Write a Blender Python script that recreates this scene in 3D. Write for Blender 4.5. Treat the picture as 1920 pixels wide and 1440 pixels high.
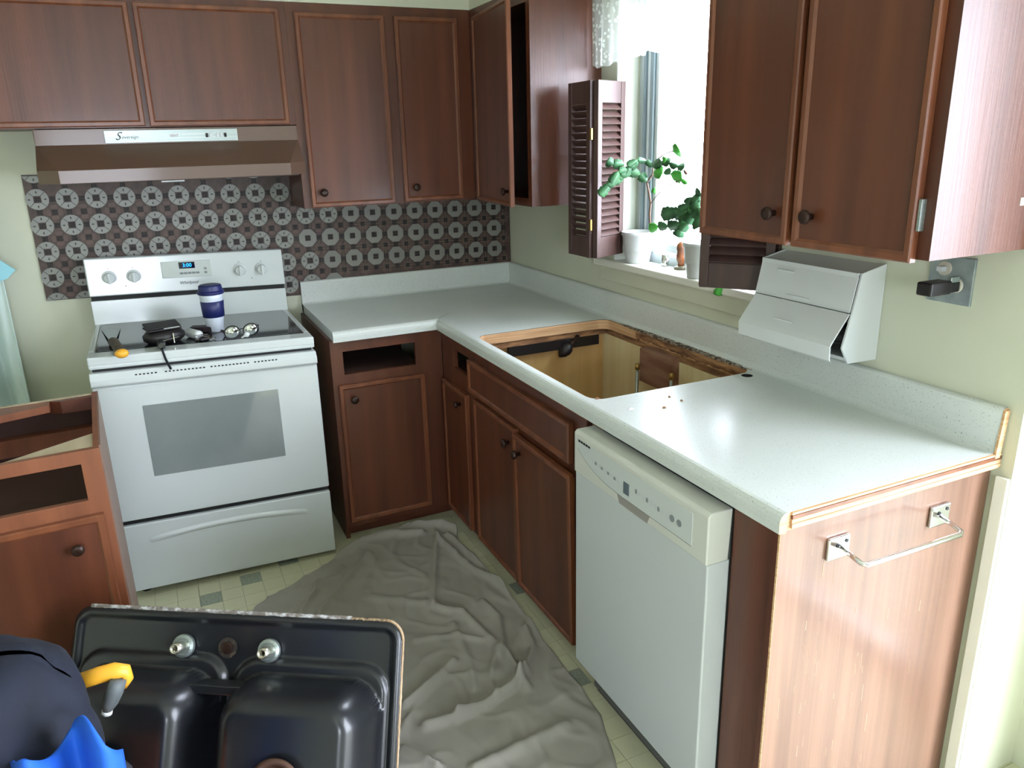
import bpy, bmesh, math, random
import numpy as np
from mathutils import Vector, Matrix, noise
random.seed(7)
PI = math.pi
sc = bpy.context.scene
C = sc.collection
for o in list(bpy.data.objects): bpy.data.objects.remove(o)

# ------------------------------------------------------------------ camera
CAM = Vector((-1.6384, -3.5164, 1.6001)); YAW, PITCH, ROLL = 0.4240, 0.2947, -0.0277
FPX, CX, CY = 1423.82, 960-14.1, 720-20.9
_cy, _sy, _cp, _sp = math.cos(YAW), math.sin(YAW), math.cos(PITCH), math.sin(PITCH)
FW = Vector((_sy*_cp, _cy*_cp, -_sp)); RT = Vector((_cy, -_sy, 0)); UP = RT.cross(FW)
RT, UP = RT*math.cos(ROLL)+UP*math.sin(ROLL), -RT*math.sin(ROLL)+UP*math.cos(ROLL)
cam = bpy.data.objects.new('camera', bpy.data.cameras.new('camera')); C.objects.link(cam)
M = Matrix((RT, UP, -FW)).transposed().to_4x4(); M.translation = CAM
cam.matrix_world = M
cam.data.sensor_width = 36; cam.data.lens = FPX/1920*36
cam.data.shift_x = (960-CX)/1920; cam.data.shift_y = -(720-CY)/1920
cam.data.clip_start = .05
sc.camera = cam
def at(ax, val, px, py):
    """real-world point on the plane ax=val that was measured at that spot of the photograph"""
    d = FW + RT*((px-CX)/FPX) - UP*((py-CY)/FPX)
    i = 'xyz'.index(ax); return CAM + d*((val-CAM[i])/d[i])

# ------------------------------------------------------------------ light
CZ = 2.44; RX0, RY0 = -4.3, -5.6
w = bpy.data.worlds.new('overcast_sky'); sc.world = w; w.use_nodes = True
bg = w.node_tree.nodes['Background']; bg.inputs[0].default_value = (.87, .935, 1.08, 1); bg.inputs[1].default_value = 17.0
sc.view_settings.view_transform = 'Standard'; sc.view_settings.look = 'None'
sc.view_settings.exposure = 0.5; sc.view_settings.gamma = 1; sc.view_settings.use_curve_mapping = False
def portal(name, loc, rot, sx, sy):
    l = bpy.data.lights.new(name, 'AREA'); l.shape = 'RECTANGLE'; l.size = sx; l.size_y = sy
    l.cycles.is_portal = True
    o = bpy.data.objects.new(name, l); o.location = loc; o.rotation_euler = rot; C.objects.link(o)
WY0, WY1, WZ0, WZ1 = -.965, -1.815, 1.145, 2.10          # kitchen window opening
DX, DY0, DY1, DZ1 = .22, -2.80, -4.55, 2.05               # glass door opening
portal('window_portal', (.16, (WY0+WY1)/2, (WZ0+WZ1)/2), (0, PI/2, 0), WZ1-WZ0, WY0-WY1)
portal('glass_door_portal', (DX+.12, (DY0+DY1)/2, DZ1/2), (0, PI/2, 0), DZ1, DY0-DY1)

portal('added_fill_portal', (-2.0, RY0-.12, 1.475), (PI/2, 0, 0), 1.0, .95)  # sky sampling for the added fill window behind the camera

# ------------------------------------------------------------------ materials
def lin(c): return tuple(((v/255)/12.92 if v/255 <= .04045 else ((v/255+.055)/1.055)**2.4) for v in c)+(1,)
MATS = {}
def mat(name, c, rough=.5, metal=0, c2=None, scale=(6, 6, 6), coat=0, bump=0, bscale=None, emit=None, spec=.5, detail=4, ramp=(.35, .7)):
    if name in MATS: return MATS[name]
    m = bpy.data.materials.new(name); m.use_nodes = True; nt = m.node_tree; b = nt.nodes['Principled BSDF']
    b.inputs['Base Color'].default_value = lin(c); b.inputs['Roughness'].default_value = rough
    b.inputs['Metallic'].default_value = metal; b.inputs['Specular IOR Level'].default_value = spec
    if coat: b.inputs['Coat Weight'].default_value = coat; b.inputs['Coat Roughness'].default_value = .12
    if emit: b.inputs['Emission Color'].default_value = lin(emit[0]); b.inputs['Emission Strength'].default_value = emit[1]
    if c2 or bump:
        tc = nt.nodes.new('ShaderNodeTexCoord'); mp = nt.nodes.new('ShaderNodeMapping')
        mp.inputs['Scale'].default_value = scale; nt.links.new(tc.outputs['Object'], mp.inputs[0])
        n = nt.nodes.new('ShaderNodeTexNoise'); n.inputs['Scale'].default_value = 1; n.inputs['Detail'].default_value = detail
        nt.links.new(mp.outputs[0], n.inputs['Vector'])
        if c2:
            r = nt.nodes.new('ShaderNodeValToRGB'); r.color_ramp.elements[0].position = ramp[0]; r.color_ramp.elements[1].position = ramp[1]
            r.color_ramp.elements[0].color = lin(c); r.color_ramp.elements[1].color = lin(c2)
            nt.links.new(n.outputs[0], r.inputs[0]); nt.links.new(r.outputs[0], b.inputs['Base Color'])
        if bump:
            if bscale:
                mp2 = nt.nodes.new('ShaderNodeMapping'); mp2.inputs['Scale'].default_value = bscale; nt.links.new(tc.outputs['Object'], mp2.inputs[0])
                n = nt.nodes.new('ShaderNodeTexNoise'); n.inputs['Scale'].default_value = 1; nt.links.new(mp2.outputs[0], n.inputs['Vector'])
            bp = nt.nodes.new('ShaderNodeBump'); bp.inputs['Strength'].default_value = bump; bp.inputs['Distance'].default_value = .002
            nt.links.new(n.outputs[0], bp.inputs['Height']); nt.links.new(bp.outputs[0], b.inputs['Normal'])
    MATS[name] = m; return m
WOOD = mat('reddish_brown_varnished_wood', (76, 40, 26), .36, c2=(104, 57, 37), scale=(16, 16, 1.1), coat=.1, bump=.15, bscale=(160, 160, 6), ramp=(.3, .75))
WOODT = mat('worn_brown_trim_wood', (100, 56, 36), .33, c2=(132, 78, 50), scale=(22, 22, 3), coat=.1, ramp=(.35, .8))
WOODL = mat('orange_brown_wood', (112, 64, 40), .42, c2=(134, 80, 52), scale=(18, 18, 2), bump=.15)
ENDW = mat('scratched_wood_end_panel', (104, 74, 60), .30, c2=(132, 98, 80), scale=(26, 26, .9), coat=.2, bump=.2, bscale=(120, 120, 4))
INNER = mat('bare_plywood', (206, 168, 108), .6, c2=(220, 186, 130), scale=(20, 20, 2))
CREAMW = mat('cream_painted_board', (222, 206, 158), .6, c2=(232, 220, 180), scale=(30, 30, 2))
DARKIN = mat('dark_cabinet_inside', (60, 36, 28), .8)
RAW = mat('raw_particle_board', (190, 146, 104), .8, c2=(222, 184, 142), scale=(5, 5, 160), bump=.4, bscale=(90, 90, 300))
RAWD = mat('stained_board_edge', (104, 72, 50), .9, c2=(176, 132, 90), scale=(14, 14, 80), bump=.5)
GUNK = mat('old_caulk_and_grime', (70, 58, 48), .95, c2=(170, 158, 140), scale=(90, 90, 90), bump=1, bscale=(200, 200, 200), ramp=(.4, .65))
LAM = mat('speckled_white_laminate', (206, 212, 208), .27, c2=(214, 220, 216), scale=(3, 3, 3), spec=.55)
def speckle(m, amount=.70, s=420, dark=(90, 88, 84)):
    nt = m.node_tree; b = nt.nodes['Principled BSDF']; src = b.inputs['Base Color'].links[0].from_socket
    tc = nt.nodes.new('ShaderNodeTexCoord'); n = nt.nodes.new('ShaderNodeTexNoise'); n.inputs['Scale'].default_value = s; n.inputs['Detail'].default_value = 1
    nt.links.new(tc.outputs['Object'], n.inputs['Vector'])
    r = nt.nodes.new('ShaderNodeValToRGB'); r.color_ramp.elements[0].position = amount; r.color_ramp.elements[1].position = amount+.03
    r.color_ramp.elements[0].color = (0, 0, 0, 1); nt.links.new(n.outputs[0], r.inputs[0])
    mx = nt.nodes.new('ShaderNodeMix'); mx.data_type = 'RGBA'; nt.links.new(r.outputs[0], mx.inputs[0])
    nt.links.new(src, mx.inputs[6]); mx.inputs[7].default_value = lin(dark); nt.links.new(mx.outputs[2], b.inputs['Base Color'])
speckle(LAM)
WALL = mat('pale_green_wall_paint', (200, 203, 182), .6, c2=(206, 208, 188), scale=(2, 2, 2), bump=.1, bscale=(60, 60, 60))
CEIL = mat('white_ceiling_paint', (225, 225, 215), .8)
OTHERW = mat('pale_room_paint', (205, 208, 190), .8)
TRIMW = mat('white_trim_paint', (226, 228, 218), .45)
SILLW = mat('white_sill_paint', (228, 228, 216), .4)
VINYL = mat('cream_vinyl_tile', (196, 196, 164), .4, c2=(206, 206, 176), scale=(9, 9, 9))
GROUT = mat('grey_floor_joint', (150, 150, 128), .7)
ACC = mat('grey_green_accent_tile', (128, 138, 124), .45, c2=(160, 166, 148), scale=(120, 120, 10))
ENAM = mat('white_stove_enamel', (205, 212, 212), .22, coat=.4)
DWW = mat('white_dishwasher_finish', (196, 202, 203), .3, coat=.2)
DWC = mat('cream_dishwasher_plastic', (206, 208, 200), .4)
BLACK = mat('black_gap', (14, 14, 15), .6)
GLASSB = mat('black_ceramic_glass', (30, 33, 36), .07, c2=(44, 47, 50), scale=(700, 700, 700), coat=.5)
OVENG = mat('oven_glass_painted_reflection', (128, 136, 136), .06, c2=(140, 147, 146), scale=(3, 3, 3), coat=1, spec=.9)  # reflection of the lit room is put into this paler grey
PLAST = mat('white_plastic', (214, 219, 219), .35)
GREYP = mat('grey_print', (130, 136, 138), .5)
HOODM = mat('bronze_painted_hood', (96, 74, 61), .42, c2=(102, 79, 65), scale=(3, 3, 3), coat=.3)
ALU = mat('brushed_aluminium', (150, 160, 158), .34, metal=.75, c2=(170, 179, 177), scale=(3, 60, 200))
CHROME = mat('chrome', (215, 215, 215), .12, metal=1)
STEEL = mat('galvanised_steel_plate', (150, 162, 168), .38, metal=.7, c2=(176, 186, 188), scale=(30, 30, 30))
BRASS = mat('aged_brass', (170, 140, 80), .35, metal=.8)
KNOBM = mat('dark_bronze_knob', (50, 31, 24), .35, metal=.4)
SINKM = mat('black_sink_undercoat', (24, 26, 30), .30, coat=.15, c2=(30, 32, 36), scale=(5, 5, 5))
CLOTH = mat('grey_drop_cloth', (148, 144, 136), .9, c2=(160, 156, 148), scale=(4, 4, 4), bump=.25, bscale=(500, 500, 500))
NAVY = mat('navy_fabric', (11, 16, 31), .85, c2=(17, 25, 44), scale=(9, 9, 9), bump=.2, bscale=(400, 400, 400))
NAVYD = mat('black_webbing', (18, 22, 32), .8)
BLUE = mat('bright_blue_cloth', (18, 84, 190), .75, c2=(26, 100, 210), scale=(8, 8, 8))
SHUT = mat('dark_brown_shutter_wood', (64, 44, 40), .45, c2=(78, 54, 49), scale=(30, 30, 3), coat=.05)
TWHITE = mat('off_white_ceramic', (122, 121, 116), .4, c2=(136, 134, 127), scale=(8, 8, 8))
TWHITE2 = mat('aged_white_ceramic', (128, 129, 124), .4, c2=(144, 145, 138), scale=(8, 8, 8))
TBROWN = mat('brown_ceramic', (78, 60, 54), .45, c2=(98, 72, 62), scale=(12, 12, 12))
TDARK = mat('dark_ceramic', (36, 30, 28), .6)
TGROUT = mat('tan_grout', (134, 120, 104), .8)
TBACK = mat('brown_mosaic_bed', (62, 48, 43), .5, c2=(82, 62, 54), scale=(40, 40, 40))
DARKF = mat('black_leather', (26, 22, 24), .45)
ORANGE = mat('orange_plastic', (220, 110, 40), .4)
YELLOW = mat('yellow_plastic', (236, 172, 50), .4)
GREYR = mat('grey_rubber', (92, 98, 100), .6)
NAVYP = mat('navy_silicone', (26, 34, 92), .4)
CUPW = mat('white_cup_porcelain', (212, 220, 232), .25, coat=.3)
LEAF = mat('cactus_leaf_green', (44, 92, 58), .4, c2=(76, 130, 84), scale=(25, 25, 25))
LEAFL = mat('young_leaf_green', (90, 190, 80), .4)
for _m in (LEAF, LEAFL):
    _m.node_tree.nodes['Principled BSDF'].inputs['Transmission Weight'].default_value = 0
STEM = mat('woody_stem', (96, 74, 62), .8)
SOIL = mat('potting_soil', (98, 82, 66), 1, bump=.6, bscale=(200, 200, 200))
POTM = mat('white_plastic_pot', (196, 200, 200), .35)
PURP = mat('clear_purple_sheen', (120, 120, 150), .3)
VINF = mat('white_vinyl_window_frame', (214, 222, 226), .35)
VING = mat('grey_window_track', (128, 144, 154), .4)

def glass_mat():
    m = bpy.data.materials.new('window_glass'); m.use_nodes = True; nt = m.node_tree; nt.nodes.clear()
    o = nt.nodes.new('ShaderNodeOutputMaterial'); mx = nt.nodes.new('ShaderNodeMixShader'); f = nt.nodes.new('ShaderNodeFresnel'); f.inputs[0].default_value = 1.45
    t = nt.nodes.new('ShaderNodeBsdfTransparent'); g = nt.nodes.new('ShaderNodeBsdfGlossy'); g.inputs['Roughness'].default_value = .02
    ge = nt.nodes.new('ShaderNodeNewGeometry'); k = nt.nodes.new('ShaderNodeMath'); k.operation = 'MULTIPLY_ADD'; k.inputs[1].default_value = -1; k.inputs[2].default_value = 1
    nt.links.new(ge.outputs['Backfacing'], k.inputs[0]); k2 = nt.nodes.new('ShaderNodeMath'); k2.operation = 'MULTIPLY'
    nt.links.new(k.outputs[0], k2.inputs[0]); nt.links.new(f.outputs[0], k2.inputs[1])
    nt.links.new(k2.outputs[0], mx.inputs[0]); nt.links.new(t.outputs[0], mx.inputs[1]); nt.links.new(g.outputs[0], mx.inputs[2]); nt.links.new(mx.outputs[0], o.inputs[0])
    return m
GLASS = glass_mat()
def lace_mat():
    m = bpy.data.materials.new('white_lace'); m.use_nodes = True; nt = m.node_tree; nt.nodes.clear()
    o = nt.nodes.new('ShaderNodeOutputMaterial'); tc = nt.nodes.new('ShaderNodeTexCoord')
    d = nt.nodes.new('ShaderNodeBsdfDiffuse'); d.inputs[0].default_value = lin((235, 240, 238))
    tl = nt.nodes.new('ShaderNodeBsdfTranslucent'); tl.inputs[0].default_value = lin((235, 240, 238))
    tr = nt.nodes.new('ShaderNodeBsdfTransparent')
    m1 = nt.nodes.new('ShaderNodeMixShader'); m1.inputs[0].default_value = .45
    nt.links.new(d.outputs[0], m1.inputs[1]); nt.links.new(tl.outputs[0], m1.inputs[2])
    v = nt.nodes.new('ShaderNodeTexVoronoi'); v.inputs['Scale'].default_value = 60; nt.links.new(tc.outputs['Object'], v.inputs['Vector'])
    r = nt.nodes.new('ShaderNodeValToRGB'); r.color_ramp.elements[0].position = .30; r.color_ramp.elements[1].position = .42
    r.color_ramp.elements[0].color = (0, 0, 0, 1); r.color_ramp.elements[1].color = (.45, .45, .45, 1)
    nt.links.new(v.outputs['Distance'], r.inputs[0])
    m2 = nt.nodes.new('ShaderNodeMixShader'); nt.links.new(r.outputs[0], m2.inputs[0]); nt.links.new(m1.outputs[0], m2.inputs[1]); nt.links.new(tr.outputs[0], m2.inputs[2])
    nt.links.new(m2.outputs[0], o.inputs[0]); return m
LACE = lace_mat()

# ------------------------------------------------------------------ mesh helpers
class MB:
    def __init__(s): s.bm = bmesh.new(); s.mi = 0
    def face(s, vs):
        try: f = s.bm.faces.new(vs); f.material_index = s.mi; return f
        except ValueError: return None
    def box(s, x0, y0, z0, x1, y1, z1, M=None):
        x0, x1 = sorted((x0, x1)); y0, y1 = sorted((y0, y1)); z0, z1 = sorted((z0, z1))
        p = [Vector(q) for q in ((x0, y0, z0), (x1, y0, z0), (x1, y1, z0), (x0, y1, z0), (x0, y0, z1), (x1, y0, z1), (x1, y1, z1), (x0, y1, z1))]
        if M: p = [M @ q for q in p]
        v = [s.bm.verts.new(q) for q in p]
        for f in ((3, 2, 1, 0), (4, 5, 6, 7), (0, 1, 5, 4), (1, 2, 6, 5), (2, 3, 7, 6), (3, 0, 4, 7)): s.face([v[i] for i in f])
        return s
    def prism(s, pts, h, M=None, h0=0):
        a = [Vector((p[0], p[1], h0)) for p in pts]; b = [Vector((p[0], p[1], h)) for p in pts]
        if M: a = [M @ q for q in a]; b = [M @ q for q in b]
        a = [s.bm.verts.new(q) for q in a]; b = [s.bm.verts.new(q) for q in b]
        s.face(a[::-1]); s.face(b); n = len(a)
        for i in range(n): s.face([a[i], a[(i+1) % n], b[(i+1) % n], b[i]])
        return s
    def lathe(s, prof, n=24, M=None, cap=True, sx=1, sy=1):
        rings = []
        for r, z in prof:
            ring = []
            for i in range(n):
                a = 2*PI*i/n; q = Vector((r*math.cos(a)*sx, r*math.sin(a)*sy, z)); ring.append(s.bm.verts.new(M @ q if M else q))
            rings.append(ring)
        for A, B in zip(rings, rings[1:]):
            for i in range(n): s.face([A[i], A[(i+1) % n], B[(i+1) % n], B[i]])
        if cap: s.face(rings[0][::-1]); s.face(rings[-1])
        return s
    def tube(s, pts, r, n=8, flat=1, cap=True):
        pts = [Vector(p) for p in pts]; rr = r if isinstance(r, (list, tuple)) else [r]*len(pts)
        rings = []; prev = None
        for i, p in enumerate(pts):
            t = (pts[min(i+1, len(pts)-1)]-pts[max(i-1, 0)]).normalized()
            if prev is None: a = t.orthogonal().normalized()
            else: a = (prev - t*prev.dot(t)).normalized()
            prev = a; b = t.cross(a)
            rings.append([s.bm.verts.new(p+a*math.cos(2*PI*k/n)*rr[i]+b*math.sin(2*PI*k/n)*rr[i]*flat) for k in range(n)])
        for A, B in zip(rings, rings[1:]):
            for i in range(n): s.face([A[i], A[(i+1) % n], B[(i+1) % n], B[i]])
        if cap: s.face(rings[0][::-1]); s.face(rings[-1])
        return s
    def loft(s, loops, cap=True):
        R = [[s.bm.verts.new(Vector(p)) for p in L] for L in loops]
        n = len(R[0])
        for A, B in zip(R, R[1:]):
            for i in range(n): s.face([A[i], A[(i+1) % n], B[(i+1) % n], B[i]])
        if cap: s.face(R[0][::-1]); s.face(R[-1])
        return s
    def grid(s, nu, nv, fn, keep=None):
        V = {}
        for i in range(nu+1):
            for j in range(nv+1):
                V[i, j] = s.bm.verts.new(Vector(fn(i/nu, j/nv)))
        for i in range(nu):
            for j in range(nv):
                if keep is None or keep((i+.5)/nu, (j+.5)/nv): s.face([V[i, j], V[i+1, j], V[i+1, j+1], V[i, j+1]])
        loose = [v for v in s.bm.verts if not v.link_faces]
        for v in loose: s.bm.verts.remove(v)
        return s
    def build(s, name, m, parent=None, bevel=0, smooth=False, solid=0, seg=2, subd=0, loc=None, rot=None, recalc=True):
        if recalc: bmesh.ops.recalc_face_normals(s.bm, faces=s.bm.faces)
        me = bpy.data.meshes.new(name); s.bm.to_mesh(me); s.bm.free()
        for mm in (m if isinstance(m, (list, tuple)) else [m]): me.materials.append(mm)
        if smooth:
            for p in me.polygons: p.use_smooth = True
        o = bpy.data.objects.new(name, me); C.objects.link(o)
        if parent: o.parent = parent
        if loc: o.location = loc
        if rot: o.rotation_euler = rot
        if solid:
            k = o.modifiers.new('solid', 'SOLIDIFY'); k.thickness = solid; k.offset = 0
        if bevel:
            k = o.modifiers.new('bevel', 'BEVEL'); k.width = bevel; k.segments = seg; k.limit_method = 'ANGLE'; k.angle_limit = math.radians(40)
        if subd:
            k = o.modifiers.new('sub', 'SUBSURF'); k.levels = k.render_levels = subd
        return o
def tag(o, label, cat, group=None):
    o['label'] = label; o['category'] = cat
    if group: o['group'] = group
    return o
def thing(name, label, cat, loc=(0, 0, 0), rz=0, group=None):
    o = bpy.data.objects.new(name, None); C.objects.link(o); o.location = loc; o.rotation_euler = (0, 0, rz); o.empty_display_size = .05
    return tag(o, label, cat, group)
def struct(o): o['kind'] = 'structure'; return o
def orient(p0, p1, up=Vector((0, 0, 1))):
    """matrix whose x axis runs p0->p1 and z is near up"""
    x = (p1-p0).normalized(); y = up.cross(x).normalized(); z = x.cross(y)
    m = Matrix((x, y, z)).transposed().to_4x4(); m.translation = p0; return m
def text(name, body, size, m, parent, M, ext=.0006, align='CENTER', shear=0):
    cu = bpy.data.curves.new(name, 'FONT'); cu.body = body; cu.size = size; cu.extrude = ext; cu.align_x = align; cu.align_y = 'CENTER'; cu.shear = shear
    cu.resolution_u = 3
    t = bpy.data.objects.new(name, cu); C.objects.link(t)
    dg = bpy.context.evaluated_depsgraph_get(); me = bpy.data.meshes.new_from_object(t.evaluated_get(dg))
    bpy.data.objects.remove(t); me.transform(M); me.materials.clear(); me.materials.append(m)
    o = bpy.data.objects.new(name, me); C.objects.link(o); o.parent = parent; return o
FRONT = Matrix(((1, 0, 0, 0), (0, 0, -1, 0), (0, 1, 0, 0), (0, 0, 0, 1)))     # text plane xz facing -y
def facing(x, y, z): return Matrix.Translation((x, y, z)) @ FRONT

# ------------------------------------------------------------------ room shell
struct(MB().box(RX0-.1, RY0-.1, -.12, DX+.3, .12, -.004).build('floor', GROUT))
struct(MB().box(RX0-.1, RY0-.1, CZ, DX+.3, .12, CZ+.1).build('ceiling', CEIL))
struct(MB().box(RX0-.1, 0, -.12, .14, .12, CZ).build('wall_back', WALL))
m = MB()     # window wall, with the opening, up to the jog
m.box(0, .0, -.12, .14, WY0, CZ); m.box(0, WY1, -.12, .14, -2.585, CZ)
m.box(0, WY0, -.12, .14, WY1, WZ0-.03); m.box(0, WY0, WZ1, .14, WY1, CZ)
struct(m.build('wall_right', WALL))
m = MB(); m.box(.14, -2.585, -.12, DX+.14, -2.45, CZ); m.box(DX, -2.585, -.12, DX+.14, DY0, CZ)
m.box(DX, DY1, -.12, DX+.14, RY0, CZ); m.box(DX, DY0, DZ1, DX+.14, DY1, CZ)
struct(m.build('wall_jog', WALL))
m = MB(); m.box(RX0, RY0-.1, 0, -2.5, RY0, CZ); m.box(-1.5, RY0-.1, 0, DX+.14, RY0, CZ); m.box(-2.5, RY0-.1, 0, -1.5, RY0, 1.0); m.box(-2.5, RY0-.1, 1.95, -1.5, RY0, CZ)
struct(m.build('wall_front', OTHERW))
struct(MB().box(RX0-.1, RY0, 0, RX0, 0, CZ).build('wall_left', OTHERW))
m = MB(); m.box(RX0, -.305, 2.132, -.305, 0, CZ); m.box(-.305, 0, 2.132, 0, -2.56, CZ)
struct(m.build('trim_1', WALL))              # soffit above the wall cabinets
struct(MB().box(.14, -8, -.4, 14, 4, -.3).build('ground', mat('outdoor_ground', (150, 155, 140), .9)))

# window in the right wall
win = struct(MB().box(0, 0, 0, .001, .001, .001).build('window_1', VINF)); win.data.clear_geometry()
bmw = MB(); fy0, fy1 = WY0-.02, WY1+.02
for a in ((.105, WY0, WZ0-.03, .14, WY0-.05, WZ1), (.105, WY1, WZ0-.03, .14, WY1+.055, WZ1), (.105, WY0, WZ1-.05, .14, WY1, WZ1), (.105, WY0, WZ0-.03, .14, WY1, WZ0+.03)): bmw.box(*a)
bmw.bm.to_mesh(win.data); bmw.bm.free()
g = MB(); g.box(.092, WY0-.040, WZ0+.03, .11, WY0-.055, WZ1-.05); g.box(.095, WY0-.078, WZ0+.03, .115, WY0-.100, WZ1-.05)
g.build('window_track', VING, win, bevel=.002)
g = MB(); g.box(.10, WY0-.055, WZ0+.03, .125, WY0-.078, WZ1-.05); g.box(.105, WY0-.100, WZ0+.03, .13, WY0-.12, WZ1-.05); g.box(.10, WY1+.055, WZ0+.045, .125, WY1+.09, WZ1-.05)
g.box(.10, WY0-.15, WZ0+.045, .125, WY1+.09, WZ0+.075); g.box(.10, WY0-.15, WZ1-.08, .125, WY1+.09, WZ1-.05)
g.build('sash', VINF, win, bevel=.003)
MB().box(.110, WY0-.15, WZ0+.07, .114, WY1+.09, WZ1-.07).build('pane', GLASS, win)
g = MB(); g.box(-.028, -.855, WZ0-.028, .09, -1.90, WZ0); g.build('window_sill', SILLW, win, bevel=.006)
g = MB(); g.box(-.012, -.885, WZ0-.085, 0, -1.88, WZ0-.028); g.build('apron', WALL, win, bevel=.003)
g = MB(); g.box(0, WY0, WZ0, .09, WY0-.008, WZ1); g.box(0, WY1, WZ0, .09, WY1+.008, WZ1); g.box(0, WY0, WZ1-.008, .09, WY1, WZ1); g.build('jamb', TRIMW, win)

# glass door beyond the counter end
door = struct(MB().box(DX+.03, DY0, 0, DX+.10, DY0-.07, DZ1).box(DX+.03, DY1, 0, DX+.10, DY1+.07, DZ1).box(DX+.03, DY0, DZ1-.07, DX+.10, DY1, DZ1).box(DX+.03, DY0, 0, DX+.10, DY1, .06)
  .box(DX+.03, (DY0+DY1)/2+.035, 0, DX+.09, (DY0+DY1)/2-.035, DZ1).build('door_1', VINF, bevel=.004))
MB().box(DX+.06, DY0-.07, .06, DX+.065, (DY0+DY1)/2+.035, DZ1-.07).build('pane', GLASS, door)
MB().box(DX+.06, (DY0+DY1)/2-.035, .06, DX+.065, DY1+.07, DZ1-.07).build('pane', GLASS, door)
g = MB(); g.box(DX-.018, DY0+.07, 0, DX, DY0-.005, DZ1+.07); g.box(DX-.018, DY1-.07, 0, DX, DY1+.005, DZ1+.07); g.box(DX-.018, DY0+.07, DZ1, DX, DY1-.07, DZ1+.07)
g.build('casing', TRIMW, door, bevel=.003)
fill_win = struct(MB().box(-2.5, RY0-.06, 1.0, -2.44, RY0-.02, 1.95).box(-1.56, RY0-.06, 1.0, -1.5, RY0-.02, 1.95).box(-2.5, RY0-.06, 1.0, -1.5, RY0-.02, 1.06).box(-2.5, RY0-.06, 1.89, -1.5, RY0-.02, 1.95).build('added_fill_window', VINF))  # added window behind the camera, sized for the fill light at the stove
MB().box(-2.44, RY0-.045, 1.06, -1.56, RY0-.04, 1.89).build('pane', GLASS, fill_win)
struct(MB().box(-.012, -2.556, 0, -.001, -2.584, .86).build('trim_2', TRIMW, bevel=.002))

# vinyl floor squares (each piece real, with recessed joints) where the floor shows
fl = bpy.data.objects['floor']
P = .0762
def vinyl(x0, y0, x1, y1):
    base = {}
    for i in range(math.floor(x0/P), math.ceil(x1/P)):
        for j in range(math.floor(y0/P), math.ceil(y1/P)):
            acc = (i*5+j*3) % 13 == 0
            key = (acc,)
            if key not in base:
                t = MB().box(.0007, .0007, -.004, P-.0007, P-.0007, 0).build('accent_tile' if acc else 'floor_tile', ACC if acc else VINYL, fl); base[key] = t
                t.location = (i*P, j*P, 0)
            else:
                t = base[key].copy(); C.objects.link(t); t.parent = fl; t.location = (i*P, j*P, 0)
            done.add((i, j))
done = set()
vinyl(-1.95, -.99, -1.20, -.62)
vinyl(-.76, -2.52, -.60, -1.0)
m = MB()
for i in range(math.floor(-4.2/P), math.ceil(.2/P)):
    for j in range(math.floor(-5.5/P), 0):
        if (i, j) not in done: m.box(i*P+.0007, j*P+.0007, -.003, i*P+P-.0007, j*P+P-.0007, 0)
o = m.build('vinyl_squares', VINYL, fl, recalc=False); o['kind'] = 'stuff'

# ------------------------------------------------------------------ mosaic tile splashback on the back wall
TP = .102; TX, TZ, TS = -2.028, 1.435, -.0197
wb = bpy.data.objects['wall_back']
def tz(x): return TS*(x-TX)
bx0, bx1 = -2.066, -.0015
def board(x0, x1, z0, z1, name):
    m = MB(); m.loft([[(x0, -.0005, z0+tz(x0)), (x1, -.0005, z0+tz(x1)), (x1, -.0005, z1+tz(x1)), (x0, -.0005, z1+tz(x0))], [(x0, -.006, z0+tz(x0)), (x1, -.006, z0+tz(x1)), (x1, -.006, z1+tz(x1)), (x0, -.006, z1+tz(x0))]])
    return m.build(name, TBACK, tileroot)
tileroot = thing('mosaic_splashback', 'brown and white patterned mosaic tile splashback behind the stove and counter', 'backsplash', (0, 0, 0))
board(-2.066, -1.14, 1.037, 1.528, 'tile_bed'); board(-1.14, -.0015, .975, 1.528, 'tile_bed')
def ngon(r, n, rot=0, sq=1): return [(r*math.cos(rot+2*PI*i/n), r*math.sin(rot+2*PI*i/n)*sq) for i in range(n)]
def ringmesh(ro, inner, n=16):
    """octagon or rounded ring with a square hole; built in xz, thickness toward -y"""
    m = MB(); O = ro; I = inner; k = len(O)
    a = [m.bm.verts.new((p[0], 0, p[1])) for p in O]; b = [m.bm.verts.new((p[0], -.003, p[1])) for p in O]
    c = [m.bm.verts.new((p[0], -.003, p[1])) for p in I]; d = [m.bm.verts.new((p[0], 0, p[1])) for p in I]
    for i in range(k):
        j = (i+1) % k
        m.face([a[i], a[j], b[j], b[i]]); m.face([b[i], b[j], c[j], c[i]]); m.face([c[i], c[j], d[j], d[i]])
    return m
def sqpts(h, n):
    out = []
    for i in range(n):
        a = 2*PI*i/n+PI/n*0; cx, cy = math.cos(a), math.sin(a); k = max(abs(cx), abs(cy)); out.append((h*cx/k, h*cy/k))
    return out
oct8 = ngon(.0415, 8, PI/8); octo = []
for i in range(8):
    p, q = oct8[i], oct8[(i+1) % 8]; octo += [p, ((p[0]+q[0])/2, (p[1]+q[1])/2)]
octo = octo[-1:]+octo[:-1]
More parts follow.
